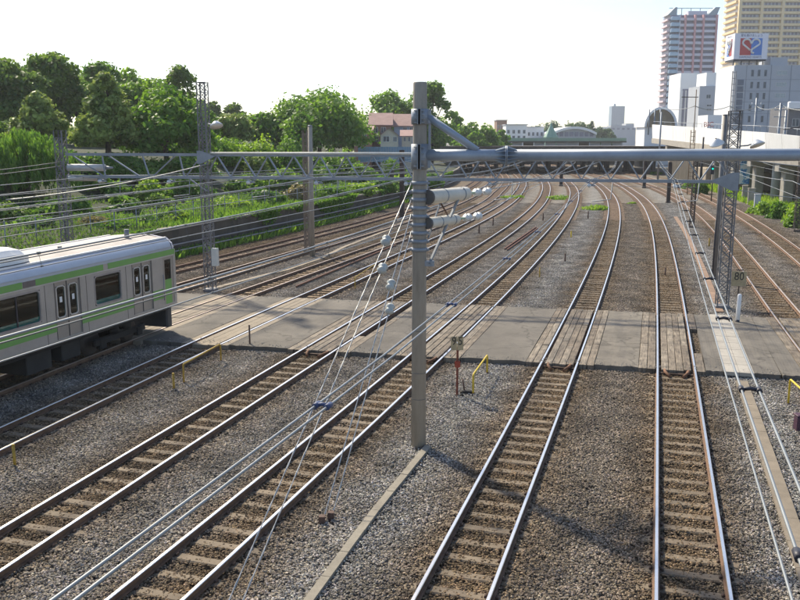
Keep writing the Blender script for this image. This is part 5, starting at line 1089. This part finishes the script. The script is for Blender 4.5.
# yellow tower
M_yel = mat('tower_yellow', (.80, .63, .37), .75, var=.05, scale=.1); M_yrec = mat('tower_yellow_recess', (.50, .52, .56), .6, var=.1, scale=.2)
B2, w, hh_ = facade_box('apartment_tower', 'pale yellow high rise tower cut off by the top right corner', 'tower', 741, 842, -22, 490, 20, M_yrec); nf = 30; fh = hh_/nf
slab = MB().box((0, 0, 0), (w, 1.6, fh*.42)).mesh('floor_band', M_yel); sslab = MB().box((0, 0, 0), (1.4, 18, fh*.4)).mesh('side_balcony', M_yel)
wnd = MB()
for k in range(nf):
    z = fh*(k+.2)
    if z > 26:
        obj('floor_band', slab, B2, (0, -.8, z)); obj('side_balcony', sslab, B2, (-w/2-.7, 10, z))
        for q_ in range(28): 
            if q_ % 6 not in (5,): wnd.box((-w/2+w*(q_+.5)/28, -.06, z+fh*.5), (w/28*.62, .1, fh*.42))
wnd.build('windows', M_dkband, B2, kind='stuff')
for f in (.005, .22, .43, .64, .86, .995): MB().box((-w/2+w*f, -.9, hh_/2), (1.5, 2.0, hh_)).build('pier', M_yel, B2)
# grey building with billboard
M_gb = mat('grey_facade', (.43, .455, .49), .75, var=.06, scale=.15); M_gbw = mat('white_facade', (.82, .82, .81), .7, var=.05, scale=.15)
d3 = 250
B3, w, hh_ = facade_box('office_building', 'grey office block with narrow windows below the heart billboard', 'building', 735.5, 830, 65, d3, 14, M_gb); X3 = B3.location.x; lx = lambda px: at(px, 100, d3).x-X3; lz = lambda py: at(760, py, d3).z+.4
MB().box((-w/2-.15, 7, hh_/2), (.25, 13.6, hh_-.3)).build('sunlit_side_white', M_gbw, B3)  # sunlit left face: the sun's brightness is put into a white sheet
MB().box(((lx(769)+lx(786))/2, 5, hh_+1), (lx(786)-lx(769), 8, 2.4)).build('roof_house', M_gb, B3)
for py in (73, 85, 96, 107.5, 119):
    for px in (750.5, 757, 763.5):
        f_ = MB()
        for s_ in (-1, 1): f_.box((lx(px)+s_*.33, -.05, lz(py)), (.06, .12, 1.75))
        f_.box((lx(px), -.05, lz(py)+.85), (.72, .12, .06)); f_.box((lx(px), -.07, lz(py)-.87), (.8, .18, .08)); f_ = f_.build('window', mat('joint', (.24, .26, .31), .7), B3); MB().box((lx(px), -.02, lz(py)), (.6, .05, 1.64)).build('pane', M_win, f_)
for py in (73, 84.5, 95.5): win_part(B3, lx(774.5), lx(785), lz(py+2.2), lz(py-2.2), m=mat('window_pale', (.35, .40, .42), .2))
for k in range(7): MB().box(((lx(736.3)+lx(742.3))/2, -.06, lz(82.5+k*6.6)), (lx(742.3)-lx(736.3), .14, 1.55)).build('stair_window', mat('stair_glass', (.10, .12, .17), .2), B3)
for px in (744.5, 769, 789): MB().box((lx(px), -.05, hh_/2), (.12, .1, hh_)).build('joint_strip', mat('joint', (.24, .26, .31), .7), B3)
for py in (79.5, 91, 102, 113.5): MB().box((0, -.03, lz(py)), (w, .07, .10)).build('joint_strip', mat('joint', (.24, .26, .31), .7), B3)
ld = MB()
for px in (729.5, 733): ld.box((lx(px), -1.0, hh_*.47), (.25, .25, hh_*.94))
for k in range(16): ld.box(((lx(729.5)+lx(733))/2, -1.0, 2+k*hh_*.057), (1.3, .2, .2))
ld.build('fire_stair', mat('stair_steel', (.30, .30, .31), .7), B3)
x0, x1 = at(736, 33, d3).x, at(769.5, 33, d3).x; z0, z1 = at(750, 59, d3).z, at(750, 33, d3).z; bw, bh = x1-x0, z1-z0
BB = thing('rooftop_billboard', 'white rooftop billboard with white heart outline on red and blue square', 'billboard', ((x0+x1)/2, d3+.5, z0)); M_bb = mat('billboard_white', (.78, .78, .84), .6, var=.03); M_bred = mat('billboard_red', (.50, .07, .07), .6, var=.05); M_bblue = mat('billboard_blue', (.08, .22, .60), .6, var=.05); M_btxt = mat('billboard_text', (.04, .06, .16), .6)
MB().box((0, 3.5, bh/2), (bw, 7, bh)).build('panel_box', M_bb, BB)
for px in (738, 746, 754, 762, 768): MB().box(((px-752.7)/33.5*bw, 1.5, -1.0), (.25, .25, 2.0)).build('strut', M_black, BB)
MB().box((0, 3.5, -.25), (bw*.98, 6.6, .3)).build('base_frame', M_black, BB)
sq = bw*11/33.5; zc = lambda py: (59-py)/26*bh; ht_ = zc(38)-zc(55)
def heart_face(sx0, par, front=True):
    f_ = (lambda u, y, v: (u, y, v)) if front else (lambda u, y, v: (-bw/2+y, 3.5+u*.55, v))
    for s_, m in ((-1, M_bred), (1, M_bblue)):
        mb = MB(); c = f_(s_*sq/2, -.03, zc(46.5)); mb.box(c, (sq, .06, ht_) if front else (.06, sq*.55, ht_)); mb.build('logo_half', m, par)
    hp = [];  Rr_ = sq*.36
    for k in range(11): a = R(-20+200*k/10); hp.append((sq*.42+Rr_*math.cos(a), zc(42.6)+Rr_*math.sin(a)*.9))
    left = [(-u, v) for u, v in hp][::-1]
    tailL = [(-sq*.12, zc(49.3))] 
    path = [(-sq*.08, zc(50))] + [(-u, v) for u, v in hp] + [(0, zc(43.2))]
    path2 = [(0, zc(43.2))] + hp[::-1] + [(sq*.10, zc(49.0)), (sq*.03, zc(50.6)), (sq*.10, zc(52.6)), (sq*.28, zc(52.8))]
    mb = MB()
    for pth in (path, path2):
        for (u1, v1), (u2, v2) in zip(pth[:-1], pth[1:]): mb.tube([f_(u1, -.10, v1), f_(u2, -.10, v2)], .27, 8)
    mb.build('heart_outline', M_white, par)
heart_face(0, BB); heart_face(0, BB, False)
lettering('top_lettering', '愛を届けましょう', bw*.082, M_btxt, BB, (0, -.05, zc(35.3))); lettering('bottom_lettering', 'DIAMOND HEARTS', bw*.078, M_btxt, BB, (0, -.05, zc(57)))
lettering('top_lettering', '愛を届けましょう', bw*.05, M_btxt, BB, (-bw/2-.05, 3.5, zc(35.3)), (math.pi/2, 0, -math.pi/2))
# mid white block
B5, w, hh_ = facade_box('office_building', 'white windowless block on dark columns in front of the red tower', 'building', 681, 707.5, 73, 330, 14, M_gbw); X5 = B5.location.x; l5 = lambda px: at(px, 100, 330).x-X5; z5 = lambda py: at(690, py, 330).z+.4
for px in (683.5, 687.3, 691.2, 695): MB().box((l5(px), -.15, z5(108)), (.8, .3, z5(90)-z5(126))).build('window_strip', M_dkband, B5)
MB().box((l5(690), -.1, z5(89.7)), (l5(698)-l5(682), .2, .5)).build('ledge', M_dkband, B5)
B6, w, hh_ = facade_box('office_building', 'narrow pale grey building between the white block and the billboard building', 'building', 700, 718, 86, 310, 12, M_gb); MB().box((at(713, 80, 310).x-B6.location.x, 6, hh_+2.2), (at(719, 80, 310).x-at(707.5, 80, 310).x, 10, 5)).build('roof_house', M_gbw, B6)
X6 = B6.location.x; l6 = lambda px: at(px, 100, 310).x-X6; z6 = lambda py: at(700, py, 310).z+.4
win_part(B6, l6(706), l6(710.5), z6(98.5), z6(94.5)); win_part(B6, l6(707), l6(712), z6(106.5), z6(104.5)); win_part(B6, l6(707), l6(712), z6(110.5), z6(108.5))
B7, w, hh_ = facade_box('shop_building', 'low white building with red lettering above the viaduct wall', 'building', 708, 722, 115, 240, 8, M_gbw); lettering('sign_lettering', 'BIC', 1.9, mat('sign_red', (.65, .10, .06), .6), B7, (-1.6, -.05, hh_-2.6))
B8, w, hh_ = facade_box('shop_building', 'dark small building at the right edge beyond the viaduct', 'building', 789, 830, 107, 200, 10, mat('facade_dark', (.16, .16, .17), .8, var=.1)); 
for k in range(3): win_part(B8, -w/2+1.0+k*2.6, -w/2+2.6+k*2.6, hh_-4.4, hh_-2.6)
MB().bbox((-w/2+3, -.6, hh_+.4), (7, 1.2, 1.6), .2).build('roof_tank', M_gbw, B8)
BT, w, hh_ = facade_box('office_tower', 'distant blue grey tower block alone on the skyline', 'tower', 612, 625, 106, 1500, 20, mat('far_tower', (.17, .27, .36), .5, var=.04, scale=.02))
for k in range(7): MB().box((-w/2+w*(k+.5)/7, -.3, hh_*.52), (w*.02, .6, hh_*.9)).build('fin', mat('far_fin', (.13, .22, .30), .6), BT)
MB().box((-w*.2, 8, hh_+2), (w*.12, 4, 4)).build('roof_house', mat('far_fin', (.13, .22, .30), .6), BT)
for i, (p0, p1, yt, d, lb) in enumerate(((597, 611, 127, 700, 'far low white block left of the distant tower'), (611, 636, 125.5, 800, 'far low grey block at the foot of the distant tower'), (626, 634, 123.5, 820, 'far small block just right of the distant tower'))):
    b_, w, hh_ = facade_box('apartment_block', lb, 'building', p0, p1, yt, d, 15, M_gbw if i == 0 else M_gb)
    for k in range(5): MB().box((-w/2+w*(k+.5)/5, -.1, hh_-3), (w*.1, .2, 1.6)).build('window', M_dkband, b_)

# ------------------------------------------------------------------ far middle: bridge, platform, white blocks
BR = thing('road_bridge', 'dark girder bridge crossing over the tracks in the distance', 'bridge', (20, 190, -.2), 0)
x0, x1 = at(440, 150, 190).x-20, at(700, 150, 190).x-20; gz0, gz1 = at(560, 152, 190).z+.2, at(560, 147.3, 190).z+.2
MB().box(((x0+x1)/2, 27, (gz0+gz1)/2), (x1-x0, 55, gz1-gz0)).build('girder', mat('girder_dark', (.09, .08, .075), .8, var=.15), BR); MB().box(((x0+x1)/2, -.6, gz1+.12), (x1-x0, .15, .24)).build('edge_rail', M_concdk, BR)  # girder's unseen depth is invented to shade the tracks under it
for k in range(9):
    for yy in (2, 20, 40): MB().bbox((x0+(x1-x0)*(k+.3)/9, yy, gz0/2), (.8, 3, gz0), .05).build('pier', M_concdk, BR)
for k in range(30): MB().box((x0+(x1-x0)*(k+.5)/30, -.55, (gz0+gz1)/2), (.12, .2, gz1-gz0-.1)).build('stiffener', M_concdk, BR)
AB = thing('dark_backdrop', 'added dark wall standing in for the darkness under the far bridge', 'wall', (20, 262, -.2)); MB().box((25, 0, 2.7), (110, 2, 5.6)).build('wall_face', M_concdk, AB)  # wall added across the tracks to stand in for the dark under the bridge
for k in range(26): MB().box((-28+k*4.2, -1.1, 2.7), (.3, .25, 5.5)).build('backdrop_rib', M_concdk, AB)
PF = thing('station_platform', 'station platform with long green roof and pale blue wall behind the pipe beam', 'station', (35, 275, -.2)); ax = lambda px: at(px, 140, 275).x-35; az = lambda py: at(560, py, 275).z+.2
MB().box(((ax(467)+ax(626))/2, 4, (az(138)+az(141.3))/2), (ax(626)-ax(467), 9, az(138)-az(141.3))).build('roof', mat('roof_green', (.25, .37, .27), .7, var=.08, scale=.3), PF)
MB().box(((ax(467)+ax(626))/2, -.7, az(141.8)), (ax(626)-ax(467), .2, .45)).build('roof_edge', M_concdk, PF)
for k in range(14):
    a_, b2 = ax(468+k*11.2), ax(468+(k+.9)*11.2)
    MB().box(((a_+b2)/2, 1.5, az(145)), (b2-a_, .3, az(142)-az(149))).build('wall_panel', mat('wall_paleblue', (.40, .45, .54), .7, var=.06) if k not in (5, 10) else M_concdk, PF)
MB().box(((ax(467)+ax(640))/2, 3, 2), (ax(640)-ax(467), 6, 4)).build('platform_base', M_concdk, PF)
for i, (p0, p1, yt, d, lb, m) in enumerate(((506, 527, 125, 330, 'white apartment block above the green platform roof', M_gbw), (527, 544, 127.5, 340, 'lower white building right of the white apartment block', M_gbw), (497, 507, 120.5, 360, 'small brown house on the skyline left of the white block', M_hwall))):
    b_, w, hh_ = facade_box('apartment_block', lb, 'building', p0, p1, yt, d, 10, m)
    for k in range(4):
        for j in range(2): win_part(b_, -w/2+w*(k+.25)/4, -w/2+w*(k+.75)/4, hh_-3.2-2.2*j, hh_-1.8-2.2*j)
    MB().box((0, 5, hh_+.15), (w+.6, 11, .3)).build('roof', M_gb, b_)
SPR = thing('green_spire', 'green pointed spire roof above the platform', 'spire', (at(551, 130, 300).x, 300, 0)); zt_ = at(551, 122, 300).z; MB().lathe([(2.6, 0), (2.6, at(551, 137, 300).z), (1.4, at(551, 131, 300).z), (.5, at(551, 126, 300).z), (.05, zt_)], 8, smooth=False).build('roof', mat('spire_green', (.22, .36, .28), .6, var=.1), SPR); MB().tube([(0, 0, zt_-.3), (0, 0, zt_+.8)], .08, 6).build('finial', M_galv, SPR)
AR = thing('arched_hall', 'long low hall with white arched roof above the platform', 'building', (at(574, 135, 320).x, 320, 0)); w = (at(597, 135, 320).x-at(553, 135, 320).x)/2; zc_, zs = at(574, 129, 320).z, at(574, 135, 320).z
arc = [(w*f, zs+(zc_-zs)*(1-f*f)) for f in np.linspace(-1, 1, 15)]; MB().prism(arc+[(w, 0), (-w, 0)], 0, 20).build('wall', M_gb, AR)
r2 = MB(); r2.prism([(x, z) for x, z in arc]+[(x, z+.9) for x, z in arc[::-1]], -1.2, 21); r2.build('roof', M_gbw, AR)
for k in range(8): MB().box((-w*.8+w*1.6*k/7, -.1, zs+.3), (1.3, .2, 1.6)).build('window', M_dkband, AR)

# ------------------------------------------------------------------ viaduct on the right
VP = [(84, 840, 140.5, 170), (100, 765, 132.5, 162), (125, 722, 129.5, 154), (150, 700, 127.8, 150), (200, 652, 124.5, 143)]
V = thing('viaduct', 'elevated viaduct with white parapet wall on grey columns at the right', 'viaduct', (43, 100, -.2)); o0 = V.location.copy()
vt = [at(px, yt, d) for d, px, yt, yb in VP]; vb = [at(px, yb, d) for d, px, yt, yb in VP]
for i in range(len(VP)-1):
    a, b_, c, e = vt[i], vt[i+1], vb[i], vb[i+1]; n = 4
    for k in range(n):
        f0, f1 = k/n, (k+.985)/n; p, q, r_, s_ = a.lerp(b_, f0), a.lerp(b_, f1), c.lerp(e, f1)+Vector((0, 0, 1.1)), c.lerp(e, f0)+Vector((0, 0, 1.1)); off = Vector((.25, 0, 0))
        MB().add([v-o0 for v in (p, q, r_, s_)]+[v+off-o0 for v in (p, q, r_, s_)], [(0, 1, 2, 3), (7, 6, 5, 4), (0, 4, 5, 1), (1, 5, 6, 2), (2, 6, 7, 3), (3, 7, 4, 0)]).build('parapet_panel', mat('parapet_white', (.80, .80, .78), .75, var=.08, scale=.5, c2=(.52, .50, .45), c2scale=.9, c2lo=.56, c2hi=.85, streak=.12), V)
    top = Vector((0, 0, 1.08)); wd = Vector((11, 0, 0)); sh = Vector((-.15, 0, 0))
    MB().add([v-o0 for v in (c+sh, e+sh, e+sh+top, c+sh+top, c+wd, e+wd, e+wd+top, c+wd+top)], [(0, 1, 2, 3), (7, 6, 5, 4), (0, 4, 5, 1), (3, 2, 6, 7), (0, 3, 7, 4), (1, 5, 6, 2)]).build('deck_girder', M_conc2, V)
for d in (88, 97, 108, 121, 138, 158, 182):
    for i in range(len(VP)-1):
        if VP[i][0] <= d <= VP[i+1][0]: f = (d-VP[i][0])/(VP[i+1][0]-VP[i][0]); c = vb[i].lerp(vb[i+1], f)
    for xo in (1.3, 8.5): MB().bbox((c.x+xo-o0.x, d-o0.y, c.z/2), (1.1, 1.1, c.z+.3), .1).build('column', M_conc2, V)
    MB().bbox((c.x+5-o0.x, d-o0.y, c.z-.25), (10, 1.3, .9), .1).build('cross_beam', M_conc2, V)
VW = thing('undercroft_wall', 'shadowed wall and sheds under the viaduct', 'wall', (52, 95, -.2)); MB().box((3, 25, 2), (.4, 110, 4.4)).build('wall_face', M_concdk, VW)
for k in range(8): MB().bbox((1.5, -22+k*11, 1.3), (2.2, 6, 2.6), .1).build('shed', mat('shed_tan', (.35, .30, .23), .8, var=.2), VW)
for i, (px, yb, w, hh_, lb) in enumerate(((744.5, 201, .62, 1.7, 'tall pale equipment cabinet left of the row by the right track'), (751, 205, .75, 1.75, 'middle equipment cabinet of the row by the right track'), (757, 208.5, .62, 1.4, 'blue grey equipment cabinet right of the row by the right track'))):
    C_ = thing('equipment_cabinet', lb, 'cabinet', gp(px, yb, -.2), -.25, 'equipment cabinets by the track'); m = M_gb if i == 2 else M_conc2
    MB().bbox((0, .2, hh_/2+.1), (w, .45, hh_), .03).build('case', m, C_); MB().bbox((0, .2, .05), (w+.1, .55, .14), .02).build('plinth', M_conc, C_); MB().box((0, -.035, hh_/2+.1), (w*.84, .03, hh_*.84)).build('door', m, C_); MB().bbox((0, .2, hh_+.13), (w+.08, .53, .06), .02).build('lid', m, C_)
PS = thing('poster_board', 'tall blue and white poster board under the viaduct', 'poster', at(744, 184, 112)); hp_ = at(744, 157, 112).z-PS.location.z; wp_ = 10/FPX*112
pm_ = bpy.data.materials.new('poster_print'); pm_.use_nodes = True; N, L = nodes(pm_); g_ = N.new('ShaderNodeNewGeometry'); nz = N.new('ShaderNodeTexNoise'); nz.inputs['Scale'].default_value = 1.3; nz.inputs['Detail'].default_value = 2; L.new(g_.outputs['Position'], nz.inputs['Vector']); rp = N.new('ShaderNodeValToRGB'); rp.color_ramp.interpolation = 'CONSTANT'
rp.color_ramp.elements[0].color = (.05, .22, .55, 1); rp.color_ramp.elements[1].position = .5; rp.color_ramp.elements[1].color = (.72, .80, .85, 1); e_ = rp.color_ramp.elements.new(.44); e_.color = (.20, .48, .72, 1); L.new(nz.outputs['Fac'], rp.inputs['Fac']); L.new(rp.outputs['Color'], N['Principled BSDF'].inputs['Base Color'])
MB().box((0, 0, hp_/2), (wp_, .08, hp_)).build('print', pm_, PS)
for s_ in (-1, 1): MB().box((s_*wp_/2, .08, hp_/2-1.4), (.12, .12, hp_+2.8)).build('post', M_concdk, PS)
# vaulted station roof
SV = thing('vaulted_station_roof', 'rounded station roof with white arch rim and brown gable beside the viaduct', 'station', (at(661, 125, 225).x, 225, 0)); rr = (at(677, 125, 225).x-at(647, 125, 225).x)/2; zb_ = at(661, 127, 225).z; hv = at(661, 108.5, 225).z-zb_
arc = [(rr*math.cos(a), zb_+hv*math.sin(a)) for a in np.linspace(0, math.pi, 17)]; MB().prism(arc, .4, 9).build('gable', mat('gable_brown', (.30, .24, .16), .8, var=.25, scale=.6), SV)
MB().prism([(x*1.10, zb_+(z-zb_)*1.10) for x, z in arc]+[(x*.96, zb_+(z-zb_)*.96) for x, z in arc[::-1]], 0, 10).build('arch_roof', M_gbw, SV); MB().box((0, 5, zb_/2), (2*rr, 8, zb_)).build('base', M_gbw, SV)
for px in (649, 654.5, 660): MB().tube([(at(px, 120, 224).x-SV.location.x, -1, zb_-2), (at(px, 120, 224).x-SV.location.x, -1, zb_+hv*.95)], .18, 6).build('mast', M_galv, SV)
for i, (px, yt, yb, d, lb) in enumerate(((661.5, 112, 146, 160, 'white steel pole in front of the vaulted station roof'), (757, 98, 140, 118, 'utility pole with crossarms before the grey office block'), (781, 103, 146, 105, 'utility pole with transformer drum before the grey office block'), (786.5, 110, 146, 108, 'thin pole at the right before the dark small building'), (703.5, 137, 150, 120, 'short dark pole in front of the white parapet'))):
    a, b_ = at(px, yt, d), at(px, yb, d); U = thing('utility_pole', lb, 'pole', (a.x, d, -.2), 0, 'utility poles by the viaduct'); hh_ = a.z+.2; MB().tube([(0, 0, 0), (0, 0, hh_)], [.2, .13], 10).build('shaft', M_galv if i != 4 else M_black, U)
    if i in (1, 2):
        for z in (.93, .86): MB().box((0, 0, hh_*z), (1.6, .1, .1)).build('crossarm', M_galv, U)
        for s_ in (-.6, 0, .6): disc_insulator(MB(), (s_, 0, hh_*.935), (s_, 0, hh_*.935+.25), .07, 2).build('insulator', M_porc, U)
    if i == 2: MB().tube([(.45, 0, hh_*.55), (.45, 0, hh_*.55+.9)], .3, 12).build('transformer', M_galv, U); MB().tube([(0, -.3, .3), (0, -.3, hh_*.62)], .5, 14).build('drum', M_gb, U)
LT = thing('ladder_mast', 'rusty ladder like mast in front of the viaduct parapet', 'mast', (at(692, 150, 116).x, 116, -.2)); hh_ = at(692, 88, 116).z; m_ = MB()
for s_ in (-.28, .28): m_.tube([(s_, 0, 0), (s_, 0, hh_*.62)], .06, 6)
for k in range(16): m_.box((0, 0, .4+k*hh_*.038), (.56, .06, .06))
m_.build('ladder', mat('ladder_rust', (.20, .14, .09), .8), LT); MB().tube([(.1, 0, hh_*.5), (.1, 0, hh_)], .06, 6).build('pole', mat('ladder_rust', (.20, .14, .09), .8), LT); MB().box((-.7, 0, hh_*.93), (2.2, .1, .1)).build('crossarm', M_concdk, LT)
def wire2(label, P_, r, m):
    a = Vector(P_[0]); pts_ = []
    for p, q in zip(P_[:-1], P_[1:]):
        p, q = Vector(p), Vector(q)
        for k in range(10): f = k/10; pts_.append(p.lerp(q, f)-a-Vector((0, 0, .5*4*f*(1-f))))
    pts_.append(Vector(P_[-1])-a); tag(MB().tube(pts_, r, 5).build('power_line', m, None, a), label, 'wire')
wire2('sagging pale power line in front of the office blocks', [at(660, 107, 160), at(695, 106, 117), at(730, 106, 118), at(757, 106.5, 118), at(781, 104.5, 105), at(815, 107, 100)], .05, M_wire)
PKR = thing('parapet_railing', 'thin railing along the top of the white parapet', 'railing', vt[0]); o0 = vt[0]
for i in range(len(vt)-1):
    a, b_ = vt[i]-o0, vt[i+1]-o0
    MB().tube([a+Vector((.3, 0, .7)), b_+Vector((.3, 0, .7))], .04, 5).build('rail', M_galv, PKR)
    for k in range(7): c = a.lerp(b_, k/7); MB().tube([c+Vector((.3, 0, -.1)), c+Vector((.3, 0, .7))], .035, 5).build('post', M_galv, PKR)

# ------------------------------------------------------------------ summer haze
hz = MB().box((120, 780, 49), (1900, 1720, 101.5)).build('haze', bpy.data.materials.new('haze_air')); tag(hz, 'thin pale summer haze in the air over the whole scene', 'haze', kind='stuff')
hm = hz.data.materials[0]; hm.use_nodes = True; N, L = nodes(hm); N.remove(N['Principled BSDF']); pv = N.new('ShaderNodeVolumePrincipled'); pv.inputs['Color'].default_value = (.92, .95, 1, 1); pv.inputs['Density'].default_value = .00022; pv.inputs['Anisotropy'].default_value = .3
L.new(pv.outputs[0], N['Material Output'].inputs['Volume'])
